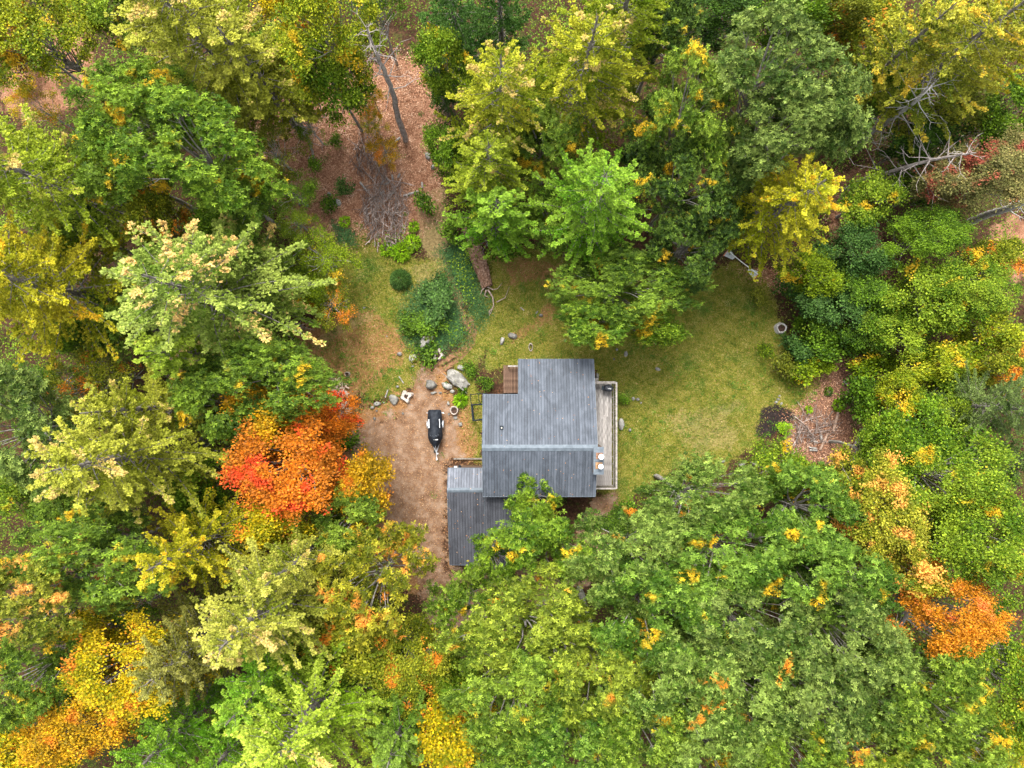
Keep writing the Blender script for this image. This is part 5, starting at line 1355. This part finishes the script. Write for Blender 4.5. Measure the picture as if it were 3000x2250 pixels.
rock(1164, 1133, 12, 9, .15, 0, 'little grey stone above the pale slab')
rock(1103, 1184, 24, 15, .25, 0, 'grey white stone right of the firewood', ZL([(808, 935), (835, 918), (875, 925), (882, 945), (850, 962), (812, 960)]))
rock(1090, 1194, 14, 11, .2, 0, 'pale stone touching the grey white stone')
rock(1096, 1226, 10, 12, .2, 0, 'white stone at the top left border of the driveway')
rock(1103, 1204, 8, 7, .12, 0, 'small white stone below the grey white stone')
rock(1180, 1211, 7, 9, .1, 20, 'tiny whitish stone at the top of the driveway')
rock(1124, 1180, 6, 5, .1, 20, 'pebble sized stone between slab and grey white stone')
rock(1240, 1010, 20, 36, .6, -8, 'tall split grey boulder in the ground cover', ZL([(1262, 320), (1300, 325), (1335, 320), (1325, 385), (1300, 410), (1280, 420), (1262, 370)]), name='boulder', cat='boulder')
rock(1254, 994, 44, 46, .5, 10, 'yellow mossy boulder behind the split grey boulder', mat=M_moss, name='boulder', cat='boulder')
rock(1207, 1048, 30, 34, .35, 10, 'mossy mound between round whitish stone and the star stump', mat=M_moss, name='boulder', cat='boulder')
rock(1209, 1073, 10, 5, .08, 0, 'thin white stone below the mossy mound')
rock(1133, 985, 5, 6, .08, 0, 'speck of pale stone in the left yard')
rock(1501, 983, 30, 17, .35, 0, 'whitish two lobed boulder above the left part of the house', [(1440 + a / 6.91, 880 + b / 6.91) for a, b in ((328, 680), (380, 650), (440, 690), (500, 680), (525, 730), (480, 785), (400, 770), (340, 740))], name='boulder', cat='boulder')
rock(1471, 999, 15, 24, .3, 0, 'whitish boulder at the lower left of the two lobed one', [(1440 + a / 6.91, 880 + b / 6.91) for a, b in ((180, 770), (210, 740), (262, 760), (265, 810), (220, 895), (175, 900))], name='boulder', cat='boulder')
rock(1585, 923, 14, 11, .25, 0, 'rounded pale stone among the dug earth above the house')
rock(1573, 915, 6, 13, .15, -35, 'narrow white stone beside the rounded pale stone')
rock(1656, 997, 8, 9, .15, 0, 'little white stone on the grass above the roof ridge line')
rock(1749, 1006, 7, 5, .1, 0, 'tiny pale stone under the oak above the house')
rock(1750, 1104, 12, 27, .3, 0, 'upright pale stone in the angle of roof and deck')
rock(1820, 1243, 19, 37, .35, 0, 'long pale boulder right of the deck', [(1650 + a / 4.15, 1050 + b / 4.15) for a, b in ((672, 780), (685, 735), (715, 725), (740, 760), (750, 810), (735, 845), (715, 875), (690, 865), (675, 830))], name='boulder', cat='boulder')
rock(1846, 1260, 11, 12, .2, 0, 'small pointed stone below the long pale boulder')
rock(1856, 1168, 11, 14, .2, 10, 'left one of two small stones in weeds right of the deck')
rock(1869, 1170, 13, 12, .2, 0, 'right one of two small stones in weeds right of the deck')
rock(1878, 1180, 8, 7, .12, 0, 'tiny pinkish stone below the two small stones')
rock(1928, 1081, 20, 10, .15, -15, 'flat white stone alone on the lawn')
rock(1834, 1037, 13, 20, .2, -10, 'grey stone right above the upper end of the deck')
rock(1808, 1024, 11, 9, .15, 0, 'little grey stone at the edge of the oak above deck')
rock(1799, 1052, 7, 8, .12, 0, 'small pale stone nearest the upper right roof corner')
rock(983, 583, 18, 30, .35, 35, 'pale grey elongated rock on the brown slope', [(800 + a / 2.766, 400 + b / 2.766) for a, b in ((470, 520), (500, 500), (530, 530), (525, 560), (500, 568), (478, 550))])
rock(963, 568, 14, 16, .2, 30, 'flat lichen grey rock above the elongated one')
rock(877, 598, 9, 9, .2, 0, 'white stone under the young maple on the brown slope')
rock(906, 462, 7, 10, .2, 0, 'small grey stone at the foot of the thin leaning sapling')
rock(1253, 456, 20, 26, .3, 30, 'flat dull rock right of the dead tree foot')
rock(1268, 488, 14, 16, .25, 0, 'smaller dull rock below the flat dull rock')
rock(1066, 901, 9, 7, .1, 30, 'white stone in the grass at the left yard')
rock(1048, 1245, 12, 9, .15, 20, 'weathered whitish chunk at left border of the driveway')
rock(2282, 1170, 14, 9, .15, 0, 'pale stone of the rubble at the upper rim of the burnt patch')
rock(2275, 1178, 12, 9, .15, 20, 'rubble stone left of the pale one at the burnt patch')
rock(2290, 1182, 11, 9, .12, 50, 'rubble stone at lower right of the burnt patch rim')
rock(2284, 1160, 9, 7, .12, 50, 'topmost rubble stone above the burnt patch')
rock(2120, 1352, 14, 9, .2, 20, 'dark grey stone among shrubs at the lower lawn edge')
rock(2175, 1362, 24, 14, .25, 20, 'broad grey stone in the gap below the lawn')

# ------------------------------------------------------------ stumps, planter, fire ring
M_cut = simple('weathered_cut_wood', (.30, .25, .21), (.52, .46, .41), 9, .9, bump=.4)
M_rot = simple('rotten_wood', (.022, .012, .008), (.075, .042, .028), 9, .95, bump=.5)
def stump(u, v, rm, h, fn, label, hollow=.5, name='tree_stump', cat='tree stump', top=None):
    x, y = S(u, v, h); o = empty(name, (x, y, 0), 0, label, cat)
    n = 40; bm = bmesh.new(); rings = []
    for z, f in ((-.1, 1.25), (h * .5, 1.08), (h, 1.0), (h + .01, .93), (h - .03, hollow + .12), (h - .06, hollow)):
        r = []
        for k in range(n):
            a = 2 * math.pi * k / n; rr = rm * fn(a) * f * (1 + random.uniform(-.03, .03))
            r.append(bm.verts.new((rr * math.cos(a), rr * math.sin(a), z + random.uniform(-.015, .015))))
        rings.append(r)
    for a, b in zip(rings[:-1], rings[1:]):
        for k in range(n): bm.faces.new((a[k], a[(k + 1) % n], b[(k + 1) % n], b[k]))
    me = bm_done(bm, 'rim'); link('rim', me, top or M_cut, o)
    bm = bmesh.new(); r = [bm.verts.new((rm * fn(2 * math.pi * k / n) * (hollow + .02) * math.cos(2 * math.pi * k / n), rm * fn(2 * math.pi * k / n) * (hollow + .02) * math.sin(2 * math.pi * k / n), h - .10)) for k in range(n)]
    c0 = bm.verts.new((0, 0, h - .2))
    for k in range(n): bm.faces.new((r[k], r[(k + 1) % n], c0))
    link('hollow', bm_done(bm, 'hollow'), M_rot, o)
    return o
stump(1283, 1040, .44, .35, lambda a: .78 + .30 * max(0, math.cos(2.5 * (a - 1.5))) ** 1.5 + .12 * math.cos(5 * a), 'pale star shaped hollow stump beside the wheel tracks', .55)
stump(1189, 1162, .46, .30, lambda a: .72 + .34 * abs(math.cos(2 * (a - .35))) ** 3 + .1 * math.sin(3 * a), 'grey four lobed cut stump right of the pale slab', .42)
stump(1016, 1096, .19, .25, lambda a: 1 + .08 * math.sin(3 * a), 'small round dark stump above the firewood', .8)
stump(1330, 1203, .33, .45, lambda a: 1 + .05 * math.sin(3 * a), 'round hollow log planter filled with dark soil beside the fern', .78, 'log_planter', 'planter')
stump(2291, 961, .42, .40, lambda a: 1 + .04 * math.sin(5 * a), 'round hollow stump ring at the right edge of the lawn', .72, 'hollow_stump', 'tree stump', simple('pale_grey_wood', (.30, .28, .26), (.55, .53, .50), 8))
stump(1555, 1017, .16, .12, lambda a: 1 + .0 * a, 'low rotten wood ring on the grass above the main roof', .8).scale = (1.0, 2.0, 1)
stump(1548, 1048, .01, .05, lambda a: 1, 'x') if False else None

# ------------------------------------------------------------ rotten fallen log with root end
t = NT('rotten_bark')
p = t.map(t.pos(True), (1, 1, 1)); n1 = t.noise(p, 3.2, 5, .7, .8); n2 = t.noise(p, 12, 4, .7)
M_rotlog = t.done(t.principled(t.ramp(t.math('ADD', t.math('MULTIPLY', n1, .6), t.math('MULTIPLY', n2, .4)), [(.3, (.045, .022, .014)), (.48, (.17, .095, .062)), (.6, (.33, .22, .16)), (.75, (.50, .38, .30))]), .95, .1, 0, t.bump(n2, 1, .05)))
lg = empty('rotten_log', (*S(1400, 770, .4), 0), 0, 'thick rotten fallen log with split bark lying above the lawn', 'fallen log')
lx0, ly0 = S(1400, 770, .4)
axis_pts = [S(a, b, .35) for a, b in ((1366, 660), (1380, 695), (1394, 735), (1407, 775), (1418, 815), (1428, 840))]
rad = [.42, .56, .60, .56, .48, .42]
bm = bmesh.new(); rg_ = []; NS = 22; NP = 40
axis = np.array([[a - lx0, b - ly0] for a, b in axis_pts]); ti = np.linspace(0, len(axis) - 1, NP)
ax = np.interp(ti, range(len(axis)), axis[:, 0]); ay = np.interp(ti, range(len(axis)), axis[:, 1]); ar = np.interp(ti, range(len(axis)), rad)
for i in range(NP):
    dx, dy = ax[min(i + 1, NP - 1)] - ax[max(i - 1, 0)], ay[min(i + 1, NP - 1)] - ay[max(i - 1, 0)]
    l = math.hypot(dx, dy); nx_, ny_ = -dy / l, dx / l; r = []
    for k in range(NS):
        a = 2 * math.pi * k / NS
        rr = ar[i] * (1 + .16 * math.sin(3 * a + i * .25) + .09 * math.sin(7 * a + 1 + i * .4) + random.uniform(-.10, .10))
        if 4 < i < 24 and 1.2 < a < 2.0: rr *= .62                          # split cavity along the top
        r.append(bm.verts.new((ax[i] + nx_ * rr * math.cos(a), ay[i] + ny_ * rr * math.cos(a), .30 + rr * math.sin(a))))
    rg_.append(r)
for a, b in zip(rg_[:-1], rg_[1:]):
    for k in range(NS): bm.faces.new((a[k], a[(k + 1) % NS], b[(k + 1) % NS], b[k]))
bm.faces.new(rg_[0]); bm.faces.new(rg_[-1][::-1])
link('trunk', bm_done(bm, 'trunk'), M_rotlog, lg)
for k in range(16):                                                          # loose bark slabs
    i = random.randint(1, NP - 3); s_ = random.choice((-1, 1)); l = random.uniform(.3, .8)
    o = link('bark_slab', box_mesh('bark_slab', -.09, .09, -l / 2, l / 2, -.012, .012, .006), M_rotlog, lg, (ax[i] + s_ * ar[i] * random.uniform(.5, .9), ay[i], .30 + ar[i] * random.uniform(.4, .75)), (0, s_ * .6, math.atan2(ay[-1] - ay[0], ax[-1] - ax[0]) + 1.57 + random.uniform(-.3, .3)))
def loc(l, z=0.1): return np.array([[S(a, b, z)[0] - lx0, S(a, b, z)[1] - ly0, zz] for a, b, zz in l])
rw = simple('weathered_root', (.20, .14, .11), (.42, .33, .27), 8, .9)
for pts, r0 in ((((1424, 840, .4), (1412, 852, .3), (1408, 862, .1)), .07), (((1428, 842, .4), (1445, 850, .35), (1458, 846, .2), (1470, 830, .1)), .06),
                (((1430, 850, .3), (1444, 872, .2), (1446, 895, .12), (1436, 920, .06)), .08), (((1425, 850, .35), (1420, 866, .25), (1432, 872, .15)), .07),
                (((1440, 905, .1), (1433, 912, .1), (1434, 925, .05)), .05), (((1455, 885, .08), (1480, 872, .1), (1492, 840, .06)), .05)):
    q_ = loc(pts); lines = [(q_, np.linspace(r0, r0 * .35, len(q_)))]
    tube_obj('root', lines, rw, lg, 6)

# ------------------------------------------------------------ brush piles, firewood, sawn logs
def stick_meshes(n=10, rn=random.Random(5)):
    out = []
    for k in range(n):
        l = rn.uniform(.9, 2.3); r = rn.uniform(.020, .045); b = rn.uniform(-.18, .18)
        pts = np.array([[-l / 2, 0, 0], [-l / 6, b * .7, .02], [l / 6, b * rn.uniform(.4, 1), .0], [l / 2, rn.uniform(-.1, .1), .03]])
        L_ = [(pts, np.linspace(r, r * .35, 4))]
        if k % 2: L_.append((np.array([pts[2], pts[2] + (.18, .14, .03), pts[2] + (.42, .22, .05)]), np.array([r * .5, r * .35, r * .15])))
        v, q_ = tubes(L_, 5); me = np_mesh('stick', v, q_, None, True); me.materials.append(M_stick); out.append(me)
    return out
STK = stick_meshes()
def brush(u, v, rx, ry, h, n, label, fan=.7):
    x, y = P(u, v); o = empty('brush_pile', (x, y, 0), 0, label, 'brush pile')
    for k in range(n):
        a = random.uniform(0, 6.28); r = math.sqrt(random.random()); X, Y = r * rx * math.cos(a), r * ry * math.sin(a)
        z = h * (1 - r * r) * random.uniform(.35, 1) + .04
        rz = math.pi / 2 + random.gauss(0, fan)
        c = link('stick', STK[k % len(STK)], None, o, (X, Y, z), (random.uniform(-.3, .3), random.gauss(0, .12), rz))
        s_ = random.uniform(.6, 1.25); c.scale = (s_, s_, s_)
    return o
brush(835, 455, 1.9, 2.9, 1.2, 285, 'big heap of cut grey branches above the bright green leafy plants')
b2 = brush(800, 335, 1.3, 2.0, .5, 90, 'darker smaller brush heap behind the orange sapling', .5)
brush(1755, 925, 1.7, 1.7, .3, 90, 'scatter of dark sticks over the wood chips', 1.5)

SPL = []
rn = random.Random(3)
M_split = simple('split_wood', (.34, .24, .17), (.60, .47, .36), 6, .85, rnd=.6)
for k in range(6):
    l = rn.uniform(.36, .48); w_ = rn.uniform(.09, .14); bm = bmesh.new()
    A_ = [(-w_ / 2, 0), (w_ / 2, 0), (rn.uniform(-.03, .05), w_ * .9)]
    if k % 2: A_ = [(-w_ / 2, 0), (w_ / 2, .01), (w_ * .4, w_ * .7), (-w_ * .35, w_ * .8)]
    lo = [bm.verts.new((-l / 2, a, b)) for a, b in A_]; hi = [bm.verts.new((l / 2, a, b)) for a, b in A_]
    bm.faces.new(lo[::-1]); bm.faces.new(hi)
    for j in range(len(A_)): bm.faces.new((lo[j], lo[(j + 1) % len(A_)], hi[(j + 1) % len(A_)], hi[j]))
    me = bm_done(bm, 'split_log'); me.materials.append(M_split); SPL.append(me)
fx0, fy0 = S(987, 1165)
fw = empty('firewood_heap', (fx0, fy0, 0), 0, 'tumbled heap of pale split firewood under the orange red maple', 'firewood')
for k in range(230):
    t_ = random.random(); cy = -(1108 + t_ * 125 - 1165) / 34.5; wdt = (16 + 28 * math.sin(t_ * 3.0)) / 34.5
    X = random.gauss(0, .45) * wdt + (t_ - .4) * .3; z = max(.02, .5 * math.sin(t_ * 3.1) * math.exp(-(X / max(wdt, .1)) ** 2)) * random.uniform(.3, 1)
    link('split_log', SPL[k % 6], None, fw, (X, cy + random.gauss(0, .1), z), (random.uniform(-.5, .5), random.uniform(-.35, .35), random.uniform(0, 3.14)))

M_log = simple('log_bark', (.15, .135, .12), (.38, .36, .33), 8, .9, rnd=.3)
def log(u, v, l, r, deg, label, cat='log', group=None, mat=None, z=0):
    x, y = S(u, v); bm = bmesh.new(); bm_cyl(bm, (-l / 2, 0, 0), r, l, 12, r * .9, 'X')
    o = link('sawn_log', bm_done(bm, 'sawn_log', .008), mat or M_log, None, (x, y, r * .85 + z), (0, 0, math.radians(deg)))
    return tag(o, label, cat, group)
log(1150, 520, .42, .09, 100, 'sawn log topmost above the big branch heap')
log(1138, 527, .45, .08, -45, 'sawn log just left of the topmost one')
log(1134, 538, .40, .08, 20, 'sawn log under the two topmost ones')
log(1121, 535, .40, .08, 60, 'leftmost of the sawn logs above the branch heap')
log(1169, 515, .36, .10, 65, 'stubby sawn log on bare litter right of the others')
log(1237, 543, .50, .09, 95, 'lone upright looking sawn log far right of the branch heap')
log(1190, 572, .46, .09, 14, 'left piece of the row of three sawn logs')
log(1205, 567, .44, .09, 14, 'middle piece of the row of three sawn logs')
log(1219, 563, .44, .09, 14, 'right piece of the row of three sawn logs')
log(1066, 548, 1.0, .09, -52, 'forked pale log at the upper left of the branch heap')
log(1120, 565, .5, .09, 35, 'sawn log half sunk in the top of the branch heap')
log(1145, 570, .6, .08, 30, 'sawn log beside the half sunk one in the branch heap')
log(1161, 424 - 10, .9, .10, 40, 'short grey log near the foot of the dead tree')
log(2483, 1150, 1.5, .13, 62, 'long brown log at the right rim of the wood chips', mat=simple('brown_log', (.16, .10, .07), (.34, .24, .18), 7, .9))
log(2447, 1235, 1.7, .12, 75, 'second brown log lower in the wood chips', mat=bpy.data.materials['brown_log'])
log(2412, 1295, 1.5, .10, 65, 'dark thin log lying in the lower wood chips', mat=bpy.data.materials['brown_log'])
log(2404, 1280, .40, .11, 95, 'short grey log on end in the wood chips')
log(2385, 1293, .55, .08, -15, 'grey branch piece left of the short grey log')
log(2380, 1312, .62, .07, -8, 'upper stick of the grey pair in the wood chips')
log(2382, 1319, .62, .08, -2, 'lower stick of the grey pair in the wood chips')
log(2476, 1122, .45, .10, -40, 'pale split log at the top end of the long brown log')
log(1133, 1153, .7, .06, 72, 'weathered grey slat left of the pale slab')
log(1176, 1113, .7, .05, -55, 'thin grey stick above the little grey stone')
log(1053, 1300, .65, .04, -15, 'pale thin stick on the left of the driveway')
log(1530, 905, .40, .05, -40, 'small stick on the grass above the house')
log(2300, 1248, .5, .10, 85, 'pale post stub at the lower rim of the burnt patch')
log(2282, 1256, .45, .09, 80, 'second pale post stub left of the first at the burnt patch')

# ------------------------------------------------------------ dead tree, grey trunks, bare saplings
def bare_tree(name, pts, radii, label, mat, nbr=26, lo=.35, blen=1.6, up=.35, seed=1, cat='dead tree', sub=3):
    """pts: (u, v, z) in the 3000 px view"""
    rn = np.random.default_rng(seed)
    W = np.array([[*S(a, b, z), z] for a, b, z in pts]); base = W[0].copy(); base[2] = 0
    o = empty(name, tuple(base), 0, label, cat)
    A = W - base; k = len(A); ti = np.linspace(0, k - 1, k * 5)
    path = np.stack([np.interp(ti, range(k), A[:, j]) for j in range(3)], 1); path[1:-1, :2] += rn.normal(0, .03, (len(path) - 2, 2))
    rr = np.interp(ti, range(k), radii)
    tube_obj('trunk', [(path, rr)], mat, o, 9)
    for b in range(nbr):
        f = lo + (1 - lo) * (b + .5) / nbr; i = min(int(f * (len(path) - 1)), len(path) - 2); a = b * 2.4 + rn.normal(0, .4)
        l = blen * (1.15 - f) / (1.15 - lo) * rn.uniform(.4, 1.2) + .25; st = path[i]
        d = np.array([math.cos(a), math.sin(a), up + rn.normal(0, .15)])
        q_ = [st + d * l * s_ + np.array([0, 0, .12 * l * s_ * s_]) + rn.normal(0, .05, 3) * (s_ > 0) * l * .5 for s_ in (0, .33, .66, 1)]
        L_ = [(np.array(q_), np.linspace(min(rr[i] * .45, .05), .008, 4))]
        for s_ in range(sub):
            e = q_[rn.integers(1, 4)]; a2 = a + rn.choice([-1, 1]) * rn.uniform(.4, .9); l2 = l * rn.uniform(.2, .5)
            d2 = np.array([math.cos(a2), math.sin(a2), .3]); L_.append((np.array([e, e + d2 * l2 * .5, e + d2 * l2 + (0, 0, .05)]), np.array([.014, .010, .005])))
        tube_obj('branch', L_, mat, o, 5)
    return o
bare_tree('dead_tree', [(1188, 410, 0), (1160, 320, 4.2), (1155, 285, 6), (1125, 205, 9.5), (1100, 150, 12), (1085, 118, 13.5), (1075, 70, 15.5)], [.25, .22, .20, .16, .12, .09, .03], 'tall bare dead tree leaning over the brown slope', M_bark_dead, 30, .38, 2.3, .35, 3)
bare_tree('bare_sapling', [(922, 470, 0), (905, 410, 3.2), (865, 360, 5.6), (850, 320, 7.4)], [.10, .08, .06, .02], 'leaning bare grey sapling on the left of the brown slope', M_bark_dead, 9, .3, 1.6, .2, 5, 'sapling')
bare_tree('bare_sapling', [(945, 335, 0), (930, 290, 3), (912, 255, 5)], [.07, .06, .03], 'short bare stem beneath the yellow maple at the top left', M_bark_dead, 5, .4, .8, .3, 6, 'sapling')
bare_tree('leaning_tree', [(2468, 560, 0), (2540, 520, 3.0), (2610, 503, 5.0), (2700, 475, 8.0), (2800, 455, 11), (2860, 448, 13)], [.20, .17, .15, .12, .09, .03], 'curved bare grey tree crossing the reddish leaves at the right', M_bark_dead, 28, .3, 3.8, .12, 7)
bare_tree('snapped_tree', [(2842, 650, 0), (2890, 630, 2.6), (2950, 612, 5.2), (3020, 588, 8)], [.34, .30, .26, .20], 'thick snapped lichen grey trunk at the right edge', M_bark_pale, 9, .6, 1.6, .2, 8)
bare_tree('dead_tree', [(2500, 425, 0), (2560, 385, 3.5), (2640, 330, 8), (2700, 280, 11.5), (2740, 240, 14)], [.24, .21, .16, .12, .05], 'big grey trunk with broken limbs beside the slim grey oak', M_bark_pale, 34, .15, 4.4, .1, 9)
bare_tree('dead_tree', [(2385, 90, 0), (2400, 65, 2.5), (2440, 20, 6), (2470, -20, 9)], [.14, .12, .09, .04], 'pale bare tree on the top edge above the grey green oak', M_bark_pale, 12, .2, 2.4, .4, 10)
bare_tree('dead_tree', [(2280, 70, 0), (2300, 30, 3.5), (2320, -20, 7)], [.13, .11, .07], 'bare stem on the top edge left of the pale bare tree', M_bark_dead, 6, .3, 1.4, .4, 11)
bare_tree('bare_sapling', [(2700, 460, 3), (2745, 420, 6), (2720, 370, 8)], [.09, .07, .03], 'bare forked limb under the yellow and blue pine', M_bark_pale, 9, .2, 2.0, .1, 12, 'sapling')
bare_tree('birch_sapling', [(2305, 1392, 0), (2312, 1340, 2.2), (2300, 1290, 4.0)], [.06, .045, .02], 'white stemmed sapling below the burnt patch', M_bark_pale, 9, .25, 1.1, .5, 13, 'sapling')
bare_tree('birch_sapling', [(2490, 1400, 0), (2500, 1340, 3.0), (2535, 1260, 6.5)], [.06, .05, .02], 'white stemmed sapling at the lower right of the wood chips', M_bark_pale, 9, .25, 1.2, .5, 14, 'sapling')
bare_tree('birch_sapling', [(2600, 1330, 2), (2620, 1290, 5.0), (2640, 1230, 8)], [.06, .05, .02], 'white stemmed sapling in the light green maples right of wood chips', M_bark_pale, 9, .25, 1.3, .5, 15, 'sapling')
bare_tree('dead_tree', [(1697, 1725, 0), (1712, 1775, 3), (1735, 1840, 6.5), (1745, 1900, 9)], [.30, .26, .22, .15], 'thick mossy grey trunk between the oaks below the house', simple('mossy_bark', (.12, .12, .09), (.30, .31, .26), 6, .95), 5, .7, 1.6, .3, 16, 'tree trunk')
bare_tree('dead_tree', [(960, 1900, 0), (930, 1870, 3), (915, 1830, 5), (880, 1790, 7)], [.10, .08, .06, .02], 'twiggy grey dead tree among the green and orange maples', M_bark_dead, 22, .2, 2.4, .3, 17)
bare_tree('bare_sapling', [(660, 1180, 2), (662, 1150, 5), (655, 1110, 8)], [.06, .05, .02], 'pale bare stem through the yellow orange sapling at left', M_bark_pale, 8, .2, 1.0, .4, 18, 'sapling')
bare_tree('dead_tree', [(2640, 1830, 2), (2660, 1790, 8), (2690, 1740, 12)], [.14, .12, .05], 'grey bare limbs showing at the top left of the orange maple', M_bark_dead, 16, .3, 2.2, .3, 19)

# ------------------------------------------------------------ leafy plants of the yard
def leafy(name, u, v, r, n, ll, lw, pal, label, cat='plant', z=.25, rise=.7, droop=-.05):
    x, y = P(u, v); rn = rng
    rad = np.sqrt(rn.random(n)) * r; a = rn.uniform(0, 6.28, n)
    C = np.stack([rad * np.cos(a) * .7, rad * np.sin(a) * .7, z * (1 - (rad / r) ** 2) + .05], 1)
    a2 = a + rn.normal(0, .5, n)
    D = np.stack([np.cos(a2), np.sin(a2), rise * (1 - rad / r) + rn.uniform(-.1, .3, n)], 1)
    L_ = ll * rn.uniform(.6, 1.2, n)
    T_ = np.stack([rn.random(n) * .7, rn.random(n), rn.random(n)], 1)
    v_, q_, t_ = blades(C, D, L_, L_ * lw, None, T_, .06)
    base, tip, acc, am = PAL[pal]
    m = leaf_mat(base, tip, acc, am)
    o = empty(name, (x, y, 0), 0, label, cat)
    me = np_mesh('leaves', v_, q_, t_); link('leaves', me, m, o)
    st = [(np.array([[0, 0, -.05], [.5 * math.cos(b) * r * .3, .5 * math.sin(b) * r * .3, z * .4], [math.cos(b) * r * .5, math.sin(b) * r * .5, z * .7]]), np.array([.012, .009, .005])) for b in np.linspace(0, 6.28, 8)[:-1]]
    tube_obj('stems', st, M_bark_oak, o, 4)
    return o
leafy('fern', 995, 865, .50, 240, .42, .28, 's_bright', 'bright green fern clump above the round log planter', z=.35)
leafy('fern', 972 + 28, 842, .34, 90, .30, .28, 's_green', 'smaller green fern just below the biggest boulder', z=.25)
leafy('pokeweed', 868, 545, 1.0, 420, .34, .40, 's_bright', 'bright lime leafy plant patch at the foot of the branch heap', z=.6)
leafy('pokeweed', 892, 525, .75, 280, .34, .40, 's_bright', 'bright lime leafy plants right of the branch heap foot', z=.6)
leafy('pokeweed', 895, 492, .42, 120, .32, .40, 's_bright', 'topmost small lime leafy plant right of the branch heap', z=.5)
leafy('pokeweed', 835, 541, .55, 130, .32, .40, 's_bright', 'leftmost low lime leafy plant below the branch heap', z=.35)
leafy('fern', 745, 480, .5, 120, .3, .3, 's_bright', 'light green weed clump left of the branch heap')
leafy('fern', 1810, 875, .55, 150, .3, .35, 's_bright', 'lime coloured weed at the top of the wood chips')
leafy('fern', 1745, 885, .30, 80, .25, .35, 's_bright', 'small bright green weed at the left of the wood chips')
leafy('fern', 1788, 845, .4, 90, .25, .35, 's_green', 'green weed left of the long brown log')
leafy('fern', 965, 832, .28, 90, .22, .4, 's_blue', 'small dark blue green weed left of the squarish boulder')
leafy('young_spruce', 866, 605, 1.05, 2600, .30, .10, 's_blue', 'round young dark green spruce in the middle of the yard', 'young spruce', z=1.0, rise=.5)
leafy('young_pine', 1712, 748, .95, 900, .26, .20, 's_blue', 'fluffy blue green young pine overlapping the round shrub', 'young pine', z=1.3)

# small grey sling hung on a pale frame under the lime yellow pine
sg = empty('fabric_sling', (*S(2165, 775), 0), math.radians(-38), 'grey fabric sling on a white frame with orange ends under the lime yellow pine', 'sling seat')
M_cloth = simple('grey_cloth', (.34, .36, .36), (.50, .52, .52), 5, .8)
M_orange = simple('orange_plastic', (.55, .12, .04), (.65, .18, .06), 5, .5)
tube_obj('frame_rail', [(np.array([[-1.6, 0, 1.0], [0, 0, .9], [1.6, 0, 1.0]]), np.full(3, .04))], M_white, sg)
for s_ in (-1, 1):
    bm = bmesh.new()
    vs = [bm.verts.new(c) for c in ((s_ * 1.6, -.5, .9), (s_ * 1.6, .25, .9), (s_ * .7, .05, .75), (s_ * .8, -.25, .7))]
    bm.faces.new(vs); o = link('fabric_panel', bm_done(bm, 'fabric_panel'), M_cloth, sg); o.modifiers.new('thick', 'SOLIDIFY').thickness = .01
    tube_obj('end_bar', [(np.array([[s_ * 1.62, -.55, .92], [s_ * 1.62, -.1, .95], [s_ * 1.62, .3, .92]]), np.full(3, .035))], M_orange, sg)
    tube_obj('leg', [(np.array([[s_ * 1.6, 0, 1.0], [s_ * 1.5, .1, .5], [s_ * 1.4, .2, 0]]), np.full(3, .03))], M_white, sg)
